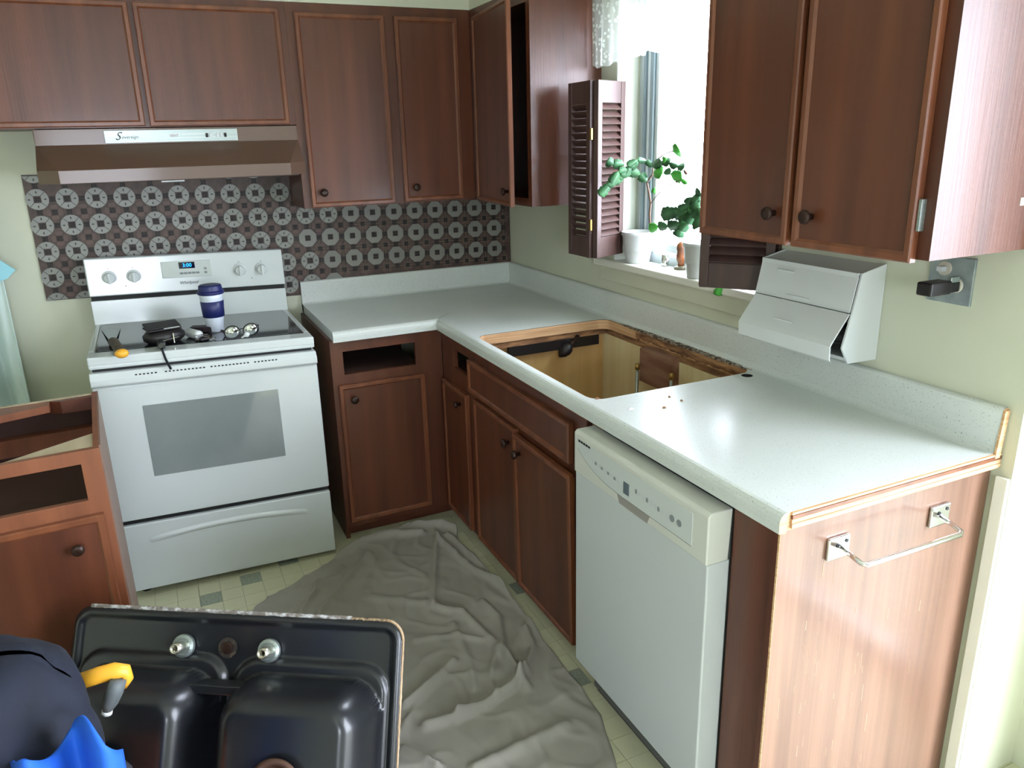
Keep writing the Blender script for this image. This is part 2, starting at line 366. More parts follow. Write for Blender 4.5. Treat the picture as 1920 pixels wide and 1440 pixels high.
def make_protos():
    A = ringmesh(octo, sqpts(.0125, 16)).build('white_tile', [TWHITE, TDARK], tileroot)                    # plain octagon
    m = ringmesh(ngon(.0400, 16), sqpts(.0135, 16))
    m.mi = 1
    for k in range(4):
        R_ = Matrix.Rotation(k*PI/2, 4, 'Y')
        m.box(.022, -.0034, -.0012, .033, -.003, .0012, R_); m.box(.026, -.0036, -.003, .029, -.003, .003, R_)
        R2 = Matrix.Rotation(k*PI/2+PI/4, 4, 'Y'); m.box(.017, -.0034, -.0009, .0395, -.003, .0009, R2)
    B = m.build('white_tile', [TWHITE2, TDARK], tileroot)
    def darksq(h):
        m = MB(); e = .0012
        for sx in (-1, 1):
            for sz in (-1, 1): m.box(sx*e/2, 0, sz*e/2, sx*h, -.0028, sz*h)
        return m
    D1 = darksq(.0098).build('dark_tile', TDARK, tileroot)
    m = MB(); 
    for k in range(4):
        R2 = Matrix.Rotation(k*PI/2+PI/4, 4, 'Y')
        m.prism([(.0155, -.012), (.028, -.011), (.031, 0), (.028, .011), (.0155, .012)], .0026, R2 @ FRONT)
    m.mi = 1
    for k in range(4):
        R1 = Matrix.Rotation(k*PI/2, 4, 'Y'); m.box(.012, -.003, -.0008, .038, 0, .0008, R1); m.box(.0115, -.003, -.0125, .0128, 0, .0125, R1)
    E1 = m.build('brown_tile', [TBROWN, TGROUT], tileroot)
    m = MB()
    for k in range(4):
        R2 = Matrix.Rotation(k*PI/2, 4, 'Y'); m.prism([(.013, -.012), (.026, -.013), (.030, 0), (.026, .013), (.013, .012)], .0022, R2 @ FRONT)
    E2 = m.build('brown_tile', [TBROWN], tileroot)
    return A, B, D1, E1, E2
A_, B_, D_, E1_, E2_ = make_protos()
def cut(proto, co, no):
    o = proto.copy(); o.data = proto.data.copy(); C.objects.link(o); o.parent = tileroot
    b = bmesh.new(); b.from_mesh(o.data); bmesh.ops.bisect_plane(b, geom=b.verts[:]+b.edges[:]+b.faces[:], plane_co=co, plane_no=no, clear_outer=True); b.to_mesh(o.data); b.free(); return o
HB_ = cut(B_, (0, 0, .012), (0, 0, -1)); HT_ = cut(B_, (0, 0, -.013), (0, 0, 1)); HC_ = cut(A_, (0, 0, .012), (0, 0, -1))
used = set()
def put(proto, x, z):
    zz = z+tz(x)
    if proto.name in used: o = proto.copy(); C.objects.link(o); o.parent = tileroot
    else: o = proto; used.add(proto.name)
    o.location = (x, -.006, zz); return o
for c in range(0, 20):
    for r in range(1, -6, -1):
        x = TX+c*TP; z = TZ+r*TP
        lo = 1.037 if x < -1.14 else .975
        old = (c <= 9) or (c == 10 and r in (-1,)) or (r <= -2 and c <= 9) or (c == 11 and r == -1) or (c == 10 and r == -4) or (c == 10 and r == -3)
        ok = z-.03 > lo and z+.03 < 1.50
        if r <= -4 and not (-1.24 < x < -.9 or x < -1.93): ok = False
        if ok or (r == -4 and z-.0 > lo and x < -1.9):
            put(B_ if old else A_, x, z); put(D_, x, z)
        if lo+.01 < z < 1.51 and x+TP/2 < -.01 and (z+tz(x) > 1.0): put(D_, x+TP/2, z)
        zc = z-TP/2
        if zc-.01 > lo and zc < 1.5 and r > -5: put(D_, x, zc)
        if zc-.035 > lo and zc < 1.48 and x+TP/2 < -.03: put(E2_ if old else E1_, x+TP/2, zc); put(D_, x+TP/2, zc)

for c in (0, 1): put(HB_, TX+c*TP, TZ-4*TP)
for c in range(0, 9): put(HT_, TX+c*TP, TZ+TP)
put(HC_, TX+9*TP, TZ-4*TP) if False else C.objects.unlink(HC_)
# ------------------------------------------------------------------ cabinets
def knob(parent, x, z, y=-.02, m=KNOBM, r=.016):
    k = MB(); Mx = Matrix.Translation((x, y, z)) @ Matrix.Rotation(PI/2, 4, 'X')
    k.lathe([(.007, 0), (.006, .012), (r*.8, .016), (r, .021), (r*.9, .026), (r*.45, .0285)], 20, Mx)
    return k.build('knob', m, parent, smooth=True)
def cab_door(root, x0, x1, z0, z1, name='door', knob_at=None, rot=0, th=.018, hinge='left', border=.02, loc=None, label=None, tilt=None):
    """door in the cabinet's own frame; face toward -y, built around its hinge line"""
    w_, h_ = x1-x0, z1-z0
    hx = 0 if hinge == 'left' else -w_
    d = MB().box(hx+.004, -th+.006, .004, hx+w_-.004, 0, h_-.004).build(name, WOOD, root, bevel=.001)
    d.location = (x0-hx, -.0015, z0) if loc is None else loc
    d.rotation_euler = (tilt or 0, 0, rot)
    b = border; t = MB(); a0, a1, c0, c1 = hx, hx+w_, 0, h_
    O = [(a0, c0), (a1, c0), (a1, c1), (a0, c1)]; I = [(a0+b, c0+b), (a1-b, c0+b), (a1-b, c1-b), (a0+b, c1-b)]
    lo = [[(p[0], 0, p[1]) for p in O], [(p[0], -th+.003, p[1]) for p in O], [(p[0]+(.003 if p[0] == a0 else -.003), -th, p[1]+(.003 if p[1] == c0 else -.003)) for p in O],
          [(p[0]+(-.006 if p[0] < (a0+a1)/2 else .006), -th, p[1]+(-.006 if p[1] < (c0+c1)/2 else .006)) for p in I], [(p[0], -th+.0055, p[1]) for p in I]]
    t.loft(lo, cap=False)
    t.build('door_trim', WOODT, d)
    if knob_at: knob(d, hx+knob_at[0], knob_at[1], -th+.006)
    if label: d['label'] = label
    return d
def frame_mesh(x0, x1, z0, z1, openings, y0=0, y1=.019):
    """face frame with rectangular openings: fill cells of a grid that are not open"""
    xs = sorted({x0, x1, *[o[0] for o in openings], *[o[1] for o in openings]}); zs = sorted({z0, z1, *[o[2] for o in openings], *[o[3] for o in openings]})
    m = MB()
    for a, b in zip(xs, xs[1:]):
        for c, d in zip(zs, zs[1:]):
            mx, mz = (a+b)/2, (c+d)/2
            if not any(o[0] < mx < o[1] and o[2] < mz < o[3] for o in openings): m.box(a, y0, c, b, y1, d)
    bmesh.ops.remove_doubles(m.bm, verts=m.bm.verts, dist=1e-5)
    seen = {}
    for f in list(m.bm.faces):
        k = tuple(sorted(v.index for v in f.verts)) if False else tuple(sorted((round(v.co.x, 5), round(v.co.y, 5), round(v.co.z, 5)) for v in f.verts))
        seen.setdefault(k, []).append(f)
    kill = [f for fs in seen.values() if len(fs) > 1 for f in fs]
    if kill: bmesh.ops.delete(m.bm, geom=kill, context='FACES')
    return m
def carcass(root, x0, x1, y1, z0, z1, m=WOOD, inner=DARKIN, top=True, y0=.019):
    t = .016
    a = MB(); a.box(x0, y0, z0, x0+t, y1, z1); a.box(x1-t, y0, z0, x1, y1, z1); a.box(x0+t, y0, z0, x1-t, y1, z0+t)
    if top: a.box(x0+t, y0, z1-t, x1-t, y1, z1)
    a.box(x0+t, y1-.006, z0+t, x1-t, y1, z1-(t if top else 0))
    return a.build('carcass', m, root)
G1 = 'wall cabinets along the back and window walls'
# over the hood
X0 = -2.60
r = thing('wall_cabinet', 'short wall cabinet directly above the range hood', 'cabinet', (X0, -.305, 1.688))
W = -1.063-X0; H = 2.131-1.688
carcass(r, 0, W, .303, 0, H)
frame_mesh(0, W, 0, H, [(.03, .46, .03, H-.045), (X0*0+(-2.12-X0), -1.622-X0, .03, H-.045), (-1.575-X0, -1.10-X0, .03, H-.045)]).build('face_frame', WOOD, r)
cab_door(r, .012, .455, .004, .418, knob_at=None); cab_door(r, -2.135-X0, -1.606-X0, .004, .418); cab_door(r, -1.590-X0, -1.088-X0, .002, .418, hinge='right')
# tall pair left of the corner
r = thing('wall_cabinet', 'tall two-door wall cabinet right of the range hood', 'cabinet', (-1.0625, -.305, 1.362))
H = 2.131-1.362; W = 1.0625-.306
carcass(r, 0, W, .303, 0, H)
frame_mesh(0, W, 0, H, [(.045, .37, .03, H-.05), (.44, .68, .03, H-.05)]).build('face_frame', WOOD, r)
cab_door(r, .030, .383, .003, .734, knob_at=(.05, .058)); cab_door(r, .424, .694, .006, .734, knob_at=(.05, .058))
# corner cabinet on the window wall, door ajar
r = thing('wall_cabinet', 'corner wall cabinet left of the window with its door ajar', 'cabinet', (-.305, -.001, 1.360), -PI/2)
H = 2.131-1.360; W = .862
carcass(r, 0, W, .303, 0, H)
frame_mesh(.306, W, 0, H, [(.37, W-.03, .03, H-.05)]).build('face_frame', WOOD, r)
cab_door(r, .375, W-.012, .003, .734, rot=-math.radians(7.5), loc=(.375, -.004, .003), knob_at=(.43, .055), border=.018, label='door standing slightly open')
# right pair
r = thing('wall_cabinet', 'two-door wall cabinet right of the window above the foil dispenser', 'cabinet', (-.305, -1.870, 1.362), -PI/2)
W = .670; H = 2.131-1.362
carcass(r, 0, W, .303, 0, H)
frame_mesh(0, W, 0, H, [(.04, .29, .03, H-.05), (.36, .63, .03, H-.05)]).build('face_frame', WOOD, r)
cab_door(r, .010, .318, -.006, .736, knob_at=(.262, .07), hinge='right'); cab_door(r, .334, .642, -.006, .736, knob_at=(.052, .07))
h = MB(); h.box(.643, -.014, .055, .650, 0, .115); h.build('hinge', ALU, r, bevel=.001)
h = MB(); h.box(.6702, .245, .09, .6712, .262, .105); h.build('paint_chip', TRIMW, r)

# ---- base cabinets
r = thing('base_cabinet', 'base cabinet right of the stove with an empty drawer opening', 'cabinet', (-1.075, -.61, 0))
def bx(x): return x+1.075
a = MB(); a.box(0, .019, .0, .016, .60, .874); a.box(.016, .019, .085, .464, .60, .10); a.box(.016, .594, .10, .464, .60, .874); a.build('carcass', WOOD, r)
MB().box(.0, .06, 0, .50, .075, .085).build('toe_kick', WOOD, r)
frame_mesh(0, bx(-.6105), .062, .874, [(bx(-1.026), bx(-.727), .729, .824), (bx(-1.03), bx(-.72), .12, .665)]).build('face_frame', WOOD, r, bevel=.001)
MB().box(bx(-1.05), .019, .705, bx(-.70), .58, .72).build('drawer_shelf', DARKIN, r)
cab_door(r, bx(-1.056), bx(-.696), .088, .690, knob_at=(.055, .54))
# corner plus sink base
r = thing('sink_base_cabinet', 'base cabinet under the sink cutout with a false drawer front and three doors', 'cabinet', (-.61, -.6105, 0), -PI/2)
def by(y): return -.6105-y
frame_mesh(0, by(-1.79), .062, .874, [(by(-.742), by(-.909), .733, .812), (by(-.66), by(-.885), .10, .64), (by(-.96), by(-1.70), .71, .80), (by(-.99), by(-1.335), .10, .645), (by(-1.36), by(-1.72), .10, .645)]).build('face_frame', WOOD, r, bevel=.001)
MB().box(.0, .06, 0, by(-1.79), .075, .07).build('toe_kick', WOOD, r)
a = MB(); a.box(by(-.935), .019, .07, by(-.951), .585, .850); a.build('divider', INNER, r); a = MB(); a.box(by(-1.775), .019, .0, by(-1.79), .585, .850); a.build('divider', INNER, r)
MB().box(by(-.951), .019, .07, by(-1.775), .585, .085).build('cabinet_floor', INNER, r)
MB().box(by(-.951), .575, .085, by(-1.775), .585, .850).build('back_panel', CREAMW, r)
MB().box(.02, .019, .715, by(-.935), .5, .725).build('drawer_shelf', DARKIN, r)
cab_door(r, by(-.640), by(-.902), .075, .662, knob_at=(.19, .53))
cab_door(r, by(-.932), by(-1.716), .689, .817, name='false_drawer_front')
cab_door(r, by(-.978), by(-1.343), .080, .672, knob_at=(.31, .525))
d3 = cab_door(r, by(-1.347), by(-1.738), .078, .662, knob_at=(.045, .525), tilt=.018, label='door hanging slightly crooked')
# end panel
r = thing('end_panel', 'scratched brown wood panel closing the counter end beside the dishwasher', 'panel', (-.61, -2.405, 0))
MB().box(0, -.117, 0, .016, .007, .874).build('filler', WOOD, r)
MB().box(-.012, -.135, 0, .606, -.118, .874).build('panel', ENDW, r, bevel=.001)
MB().box(-.0132, -.1352, 0, -.012, -.1305, .874).build('edge_band', RAW, r)
MB().box(-.0132, -.1303, 0, -.012, -.118, .874).build('edge_band', WOOD, r)
s = MB()
for k in range(55):
    x = random.choice([.07, .09, .12, .26, .30, .42, .2])+random.gauss(0, .02); z = random.uniform(.12, .80); L = random.uniform(.008, .06); wv = random.uniform(.0003, .0009)
    if not .02 < x < .58: continue
    s.box(x, -.1354, z, x+wv, -.1349, min(z+L, .86))
o = s.build('scratches', mat('bare_scratch', (196, 164, 138), .7), r); o['kind'] = 'stuff'
# towel bar on the end panel
t = thing('towel_bar', 'chrome towel bar on two square plates screwed to the end panel', 'towel rail', (-.61, -2.540, .79))
def tx(x): return x+.61
for xa in (-.467, -.166):
    pl = MB().box(tx(xa)-.030, -.008, -.020, tx(xa)+.030, 0, .030).build('mounting_plate', CHROME, t, bevel=.003)
    MB().lathe([(.004, 0), (.004, .0015)], 12, Matrix.Translation((tx(xa)+.018, -.008, .018)) @ Matrix.Rotation(PI/2, 4, 'X')).build('screw', BLACK, pl)
    MB().lathe([(.004, 0), (.004, .0015)], 12, Matrix.Translation((tx(xa)-.006, -.008, .012)) @ Matrix.Rotation(PI/2, 4, 'X')).build('screw', BLACK, pl)
MB().tube([(tx(-.460), -.006, .006), (tx(-.468), -.04, .004), (tx(-.472), -.066, .002), (tx(-.462), -.072, 0), (tx(-.19), -.072, -.004), (tx(-.179), -.066, -.003), (tx(-.172), -.04, 0), (tx(-.165), -.006, .004)], .0055, 10).build('rod', CHROME, t, smooth=True)

# ---- countertop
ct = thing('countertop', 'L-shaped white speckled laminate countertop with a sink cutout', 'countertop', (0, 0, 0))
TOP, BOT, D, XL, YR = .914, .876, .641, -1.064, -2.553
prof = [(D-.018, TOP), (D-.011, TOP-.002), (D-.004, TOP-.007), (D-.0005, TOP-.015), (D, TOP-.024), (D-.001, BOT-.004), (D-.018, BOT-.006), (D-.02, BOT)]
def run(pr, m, cap_mat=1):
    A = [m.bm.verts.new((XL, -d, z)) for d, z in pr]; B = [m.bm.verts.new((-d, -d, z)) for d, z in pr]; Cc = [m.bm.verts.new((-d, YR, z)) for d, z in pr]
    for i in range(len(pr)-1):
        m.face([A[i], A[i+1], B[i+1], B[i]]); m.face([B[i], B[i+1], Cc[i+1], Cc[i]])
    return A, B, Cc
m = MB(); A, B, Cc = run(prof, m)
# flat back-run top and bottom
E = .036
def quad(*p): return m.face([m.bm.verts.new(q) for q in p])
quad((XL, -E, TOP), (XL, -D+.018, TOP), (-D+.018, -D+.018, TOP), (-E, -E, TOP)); quad((XL, -.0, BOT), (XL, -D+.02, BOT), (-D+.02, -D+.02, BOT), (0, 0, BOT))
def rrect(x0, x1, y0, y1, r, n=6):
    out = []
    for cx, cy, a0 in ((x1-r, y1-r, 0), (x0+r, y1-r, PI/2), (x0+r, y0+r, PI), (x1-r, y0+r, 3*PI/2)):
        for k in range(n+1): a = a0+k*PI/2/n; out.append((cx+r*math.cos(a), cy+r*math.sin(a)))
    return out
hole = rrect(-.606, -.040, -1.818, -.978, .045); hole2 = [(-.088+.017*math.cos(2*PI*k/16), -1.842+.017*math.sin(2*PI*k/16)) for k in range(16)]
random.seed(3)
hole = [(x+random.uniform(-.0015, .0015), y+random.uniform(-.0015, .0015)) for x, y in hole]
for z, outer in ((TOP, [(-E, -E), (-D+.018, -D+.018), (-D+.018, YR), (-E, YR)]), (BOT, [(0, 0), (-D+.02, -D+.02), (-D+.02, YR), (0, YR)])):
    es = []
    for loop in (outer, hole, hole2):
        vs = [m.bm.verts.new((x, y, z)) for x, y in loop]
        for i in range(len(vs)): es.append(m.bm.edges.new((vs[i], vs[(i+1) % len(vs)])))
    bmesh.ops.triangle_fill(m.bm, use_beauty=True, use_dissolve=False, edges=es)
m.mi = 1
for loop in (hole, hole2):
    a = [m.bm.verts.new((x, y, TOP)) for x, y in loop]; c2 = [m.bm.verts.new((x, y, TOP-.0015)) for x, y in loop]; b = [m.bm.verts.new((x, y, BOT)) for x, y in loop]
    for i in range(len(a)):
        j = (i+1) % len(a); m.mi = 2; m.face([a[i], a[j], c2[j], c2[i]]); m.mi = 2 if loop is hole2 else 1; m.face([c2[i], c2[j], b[j], b[i]])  # small hole's walls are black, its inner shade put into the colour
# end caps
m.mi = 1
endp = [(0, BOT), (0, TOP), (E, TOP)]+prof
m.face([m.bm.verts.new((-d, YR, z)) for d, z in endp]); m.mi = 0
m.face([m.bm.verts.new((XL, -d, z)) for d, z in endp])
m.build('worktop', [LAM, RAW, BLACK], ct, recalc=True)
m = MB()
sp = [(.001, BOT+.002), (.001, TOP+.104), (.014, TOP+.104), (.019, TOP+.1005), (.020, TOP+.094), (.020, TOP+.016), (.0225, TOP+.008), (.028, TOP+.0025), (E+.001, TOP+.0002), (E, BOT+.002)]
run(sp, m); m.face([m.bm.verts.new((XL, -d, z)) for d, z in sp]); m.mi = 1; m.face([m.bm.verts.new((-d, YR-.0005, z)) for d, z in sp])
m.build('backsplash', [LAM, RAW], ct)
for k, (za, zb, mm) in enumerate(((.9085, .9135, RAW), (.900, .9075, WOODT), (.8905, .899, RAW), (.880, .8895, RAW))):
    MB().box(-.614, YR-.0045-(.001 if k % 2 else 0), za, -.004, YR-.0005, zb).build('edge_strip', mm, ct)
MB().loft([[(-.028, YR-.006, .905), (-.012, YR-.006, .905), (-.003, YR-.006, 1.014), (-.019, YR-.006, 1.014)], [(-.028, YR-.0005, .905), (-.012, YR-.0005, .905), (-.003, YR-.0005, 1.014), (-.019, YR-.0005, 1.014)]]).build('edge_strip', RAW, ct)
# build-up strips seen round the cutout
s = MB(); s.box(-.62, -.956, .852, -.03, -.974, BOT-.0005); s.box(-.036, -.975, .852, -.03+.008, -1.77, BOT-.0005); s.box(-.61, -.975, .852, -.618+.003, -1.77, BOT-.0005)
s.build('buildup_strip', RAWD, ct)
# grime ridge on the wall side of the cutout
g = MB()
def gr(u, v):
    y = -1.07-.755*u; n_ = noise.noise(Vector((u*46, v*3, 1)))*.5+.5; t = math.sin(PI*min(1, max(0, u)))**.3
    a = v*PI; wd = .007+.012*n_; return (-.037+math.cos(a)*wd*t, y, TOP-.003+math.sin(a)*(.004+.006*n_)*t)
g.grid(120, 8, gr); o = g.build('grime_ridge', GUNK, ct, smooth=True)
g = MB()
def gr2(u, v):
    y = -1.20-.61*u; n_ = noise.noise(Vector((u*30, v*4, 5)))*.5+.5
    return (-.040-.010*n_*math.sin(PI*v)-.003, y, TOP-.004-.020*v*(1+.9*n_))
g.grid(100, 6, gr2); g.build('grime_ridge', RAWD, ct, smooth=True)
MB().box(-.11, -1.864, BOT-.004, -.066, -1.82, BOT-.001).build('hole_shade_sheet', BLACK, ct)  # added black sheet standing for the shade inside the small hole
# mitre joint
j = MB(); j.box(-.60, -.0008, TOP-.0005, -.50, .0008, TOP+.0003)
o = j.build('joint', mat('joint_shadow', (84, 84, 80), .8), ct); o.matrix_basis = Matrix.Translation((0, 0, 0)) @ Matrix.Rotation(PI/4, 4, 'Z') @ Matrix.Translation((-.28, 0, 0))
# debris on the worktop
for i, (px, py, sx_) in enumerate(((1184, 768, .010), (1245, 765, .008), (1120, 748, .009), (1255, 745, .004), (1278, 752, .004))):
    p = at('z', TOP, px, py)
    dd = MB(); dd.loft([[(-sx_, -.003, 0), (sx_*.6, -.004, 0), (sx_, .003, 0), (-sx_*.4, .004, 0)], [(-sx_*.6, -.001, .004), (sx_*.4, -.002, .003), (sx_*.5, .001, .003), (-sx_*.2, .002, .0045)]])
    tag(dd.build('debris_chip', TRIMW if i == 0 else RAWD, loc=(p.x, p.y, TOP+.0006)), ['small white chip on the worktop in front of the sink cutout', 'small brown chip right of the white chip on the worktop', 'dark splinter at the near corner of the sink cutout', 'tiny brown crumb beyond the brown chip on the worktop', 'tiny brown crumb rightmost on the worktop by the cutout'][i], 'debris', 'chips left on the worktop')

# things seen in the cutout
p = at('y', -.99, 1062, 655)
t = thing('spray_bulb', 'black rubber bulb on a short fitting hanging inside the sink cutout', 'fitting', p)
ax = (at('y', -.99, 1090, 620)-at('y', -.99, 1045, 668)).normalized()
Mx = ax.to_track_quat('Z', 'Y').to_matrix().to_4x4()
MB().lathe([(.002, -.042), (.007, -.038), (.020, -.025), (.0265, -.005), (.024, .010), (.015, .022), (.007, .029)], 20, Mx, sy=.9).build('bulb', DARKF, t, smooth=True)
MB().lathe([(.007, .026), (.009, .030), (.009, .038), (.006, .040), (.005, .075)], 14, Mx).build('neck', KNOBM, t, smooth=True)
MB().lathe([(.005, 0), (.005, .014)], 10, Mx @ Matrix.Translation((.006, .006, .034)) @ Matrix.Rotation(PI/2, 4, 'Y')).build('screw', CHROME, t)
MB().tube([Mx @ Vector((0, 0, .072)), Vector((.050, .012, .040)), Vector((.058, .018, .045))], .006, 8).build('arm', DARKF, t, smooth=True)
o = tag(MB().box(-.47, -.975, .812, -.07, -.957, .851).build('hanger_strip', DARKF), 'black metal strip under the counter edge inside the cutout', 'bracket')
c0, c1 = at('x', -.075, 1200, 652), at('x', -.075, 1252, 700)
blk = tag(MB().box(-.075, c0.y, c0.z, -.026, c1.y-.01, c0.z-.125).build('wood_block', mat('old_block_wood', (128, 88, 68), .8, c2=(160, 124, 102), scale=(30, 4, 30))), 'brown wooden block fixed to the back panel inside the cutout', 'block')
for i, (px, py, bot) in enumerate(((1195, 682, .35), (1259, 700, .35))):
    q = at('x', -.095, px, py)
    t = thing('supply_pipe', ['left thin metal water pipe standing inside the sink cutout', 'right thin metal water pipe in front of the wooden block'][i], 'pipe', (q.x, q.y, .0855), group='water pipes in the cutout')
    MB().lathe([(.0055, 0), (.0055, q.z-.0855-.02)], 12).build('pipe', ALU, t, smooth=True)
    MB().lathe([(.008, q.z-.0855-.022), (.009, q.z-.0855-.012), (.007, q.z-.0855)], 12).build('fitting', BRASS, t, smooth=True)

# ------------------------------------------------------------------ stove
SX = -1.905; SW = .762; SY = -.675
st = thing('electric_range', 'white freestanding electric stove with black glass cooktop', 'stove', (SX, SY, 0))
def lx(x): return x-SX
def ly(y): return y-SY
o = MB().box(.004, .03, .024, SW-.004, .62, .884).build('body', ENAM, st, bevel=.004)
MB().box(.0, 0, .895, SW, .10, .927).box(0, .10, .895, .022, .585, .927).box(SW-.022, .10, .895, SW, .585, .927).box(0, .565, .895, SW, .60, .927).box(0.0, 0, .884, SW, .03, .90).build('cooktop_frame', ENAM, st, bevel=.006, seg=3)
MB().prism([(.022, .075), (SW-.022, .075), (SW-.022, .565), (.022, .565)], .9285, h0=.915).build('cooktop_glass', GLASSB, st, bevel=.002)
o = MB().box(.01, .012, .868, SW-.01, .03, .884).build('gap', BLACK, st)
# oven door: top trim with vent slots, slab, window
d = MB().box(0, -.012, .312, SW, .028, .822).build('oven_door', ENAM, st, bevel=.006, seg=3)
tr = MB(); tr.loft([[(0, -.012, .822), (SW, -.012, .822), (SW, .028, .822), (0, .028, .822)], [(0, -.030, .832), (SW, -.030, .832), (SW, .028, .832), (0, .028, .832)], [(0, -.030, .852), (SW, -.030, .852), (SW, .028, .852), (0, .028, .852)], [(0, -.012, .874), (SW, -.012, .874), (SW, .028, .874), (0, .028, .874)]])
tr.build('handle_trim', ENAM, d, bevel=.003)
v = MB()
for x0, n_ in ((.14, 6), (.235, 11), (.385, 11), (.535, 7)):
    for k in range(n_):
        x = x0+k*.0125; v.box(x, -.0255, .8555, x+.0065, -.012, .8615)
o = v.build('vent_slots', BLACK, d); o['kind'] = 'stuff'
MB().box(lx(-1.760), -.0135, .472, lx(-1.297), -.011, .742).build('oven_window', OVENG, d, bevel=.001)
MB().box(.004, .006, .293, SW-.004, .03, .312).build('gap', BLACK, st)
dr = MB(); dr.loft([[(0, -.012, .026), (SW, -.012, .026), (SW, .028, .026), (0, .028, .026)], [(0, -.012, .21), (SW, -.012, .21), (SW, .028, .21), (0, .028, .21)],
   [(0, -.012, .293), (SW, -.012, .293), (SW, .028, .293), (0, .028, .293)]])
dr.build('storage_drawer', ENAM, st, bevel=.005, seg=3)
def dp(u, v):
    x = .09+u*.58; t = (2*u-1); arch = .235+.022*(1-t*t); return (x, -.0115-.007*math.sin(PI*v)*math.sqrt(max(0, 1-t**4)), arch-.026*v)
MB().grid(40, 8, dp).build('drawer_pull', ENAM, st, smooth=True)
for x in (.05, SW-.05):
    for y in (.06, .56): MB().lathe([(.016, -.010), (.018, .0), (.010, .006), (.010, .03)], 14, Matrix.Translation((x, y, 0))).build('foot', BLACK, st)
# backguard
MB().loft([[(0, .572, .925), (SW, .572, .925), (SW, .625, .925), (0, .625, .925)], [(0, .580, 1.022), (SW, .580, 1.022), (SW, .625, 1.022), (0, .625, 1.022)]]).build('backguard_base', ENAM, st, bevel=.002)
MB().box(.004, .585, 1.02, SW-.004, .622, 1.046).build('gap', BLACK, st)
GY = lambda z: .563+(z-1.04)*.10
MB().loft([[(0, GY(1.04), 1.042), (SW, GY(1.04), 1.042), (SW, .628, 1.042), (0, .628, 1.042)], [(0, GY(1.185), 1.192), (SW, GY(1.185), 1.192), (SW, .628, 1.192), (0, .628, 1.192)]]).build('control_panel', ENAM, st, bevel=.005, seg=3)
cp = MB(); z0, z1 = 1.098, 1.165
cp.loft([[(lx(-1.629), GY(z0)+.002, z0), (lx(-1.436), GY(z0)+.002, z0), (lx(-1.436), GY(z1)+.002, z1), (lx(-1.629), GY(z1)+.002, z1)], [(lx(-1.629), GY(z0)-.0025, z0), (lx(-1.436), GY(z0)-.0025, z0), (lx(-1.436), GY(z1)-.0025, z1), (lx(-1.629), GY(z1)-.0025, z1)]])
cpo = cp.build('keypad', mat('keypad_plastic', (192, 200, 194), .4), st, bevel=.002)
MB().box(lx(-1.561), GY(1.15)-.0045, 1.134, lx(-1.500), GY(1.15)-.001, 1.160).build('clock_display', mat('dark_blue_display', (4, 10, 40), .1), cpo)
text('clock_digits', '3:00', .021, mat('blue_digits', (30, 150, 255), .5, emit=((20, 150, 255), 2.2)), cpo, facing(lx(-1.5295), GY(1.15)-.0052, 1.147))
for k in range(5): MB().box(lx(-1.561)+k*.0155, GY(1.11)-.0035, 1.111, lx(-1.561)+k*.0155+.0135, GY(1.11)-.001, 1.119).build('button', GREYP, cpo)
for z in (1.126, 1.110): MB().box(lx(-1.466), GY(z)-.0035, z, lx(-1.455), GY(z)-.001, z+.009).build('button', GREYP, cpo)
text('brand_script', 'Whirlpool', .017, mat('grey_script', (70, 78, 80), .5), st, facing(lx(-1.532), GY(1.073)-.0015, 1.076), shear=.3)
for i, x in enumerate((-1.823, -1.734, -1.325, -1.235)):
    z = 1.115; k = MB(); Mk = Matrix.Translation((lx(x), GY(z), z)) @ Matrix.Rotation(PI/2+.1, 4, 'X')
    k.lathe([(.027, 0), (.027, .003), (.021, .006), (.020, .018), (.018, .021)], 28, Mk)
    kn = k.build('knob', ENAM, st, smooth=False, bevel=.001)
    MB().box(-.0045, -.021, .018, .0045, .021, .030, Mk).build('grip', PLAST, kn, bevel=.002)
    MB().box(-.002, .033, -.001, .002, .036, .001, Mk).build('dial_mark', GREYP, kn)
for x in (-1.768, -1.28): MB().lathe([(.002, 0), (.002, .001)], 10, Matrix.Translation((lx(x), GY(1.08)-.001, 1.078)) @ Matrix.Rotation(PI/2, 4, 'X')).build('indicator_light', BLACK, st)
def shear(o):
    for c in o.children:
        if c.type == 'MESH' and not c.get('_s'):
            for vv in c.data.vertices: vv.co.z += .011*(1-2*vv.co.x/SW) if vv.co.z > .009 else 0
        shear(c)
shear(st)
def zs(x): return .929+.011*(1-2*(x-SX)/SW)+.0006

# ---- things on the cooktop
def on_stove(px, py, dz=0):
    p = at('z', .93, px, py)
    for _ in range(4): p = at('z', zs(p.x)+dz, px, py)
    return p
# putty knife
e = on_stove(229, 664, .016); hh = on_stove(211, 637, .010); 
t = thing('putty_knife', 'wide putty knife with yellow-ended handle jutting over the stove edge', 'tool', e)
Mh = orient(Vector((0, 0, 0)), hh-e); L = (hh-e).length
MB().lathe([(.006, -.008), (.016, -.004), (.0215, .004), (.022, .016), (.019, .024)], 16, Mh @ Matrix.Rotation(PI/2, 4, 'Y'), sx=.7).build('handle_cap', YELLOW, t, smooth=True)
MB().lathe([(.0185, .018), (.0195, .03), (.017, L*.6), (.0185, L*.9), (.013, L)], 16, Mh @ Matrix.Rotation(PI/2, 4, 'Y'), sx=.7).build('handle', mat('worn_dark_handle', (44, 38, 32), .6, c2=(92, 74, 46), scale=(60, 60, 60)), t, smooth=True)
bl = on_stove(190, 619)-e; br = on_stove(226, 616)-e; hl = hh-e
b = MB(); zb = .0012
side = (br-bl).normalized()
for p in (bl, br): p.z -= .0
b.loft([[hl-side*.012, hl+side*.012, br, bl], [hl-side*.012+Vector((0, 0, zb)), hl+side*.012+Vector((0, 0, zb)), br+Vector((0, 0, zb)), bl+Vector((0, 0, zb))]])
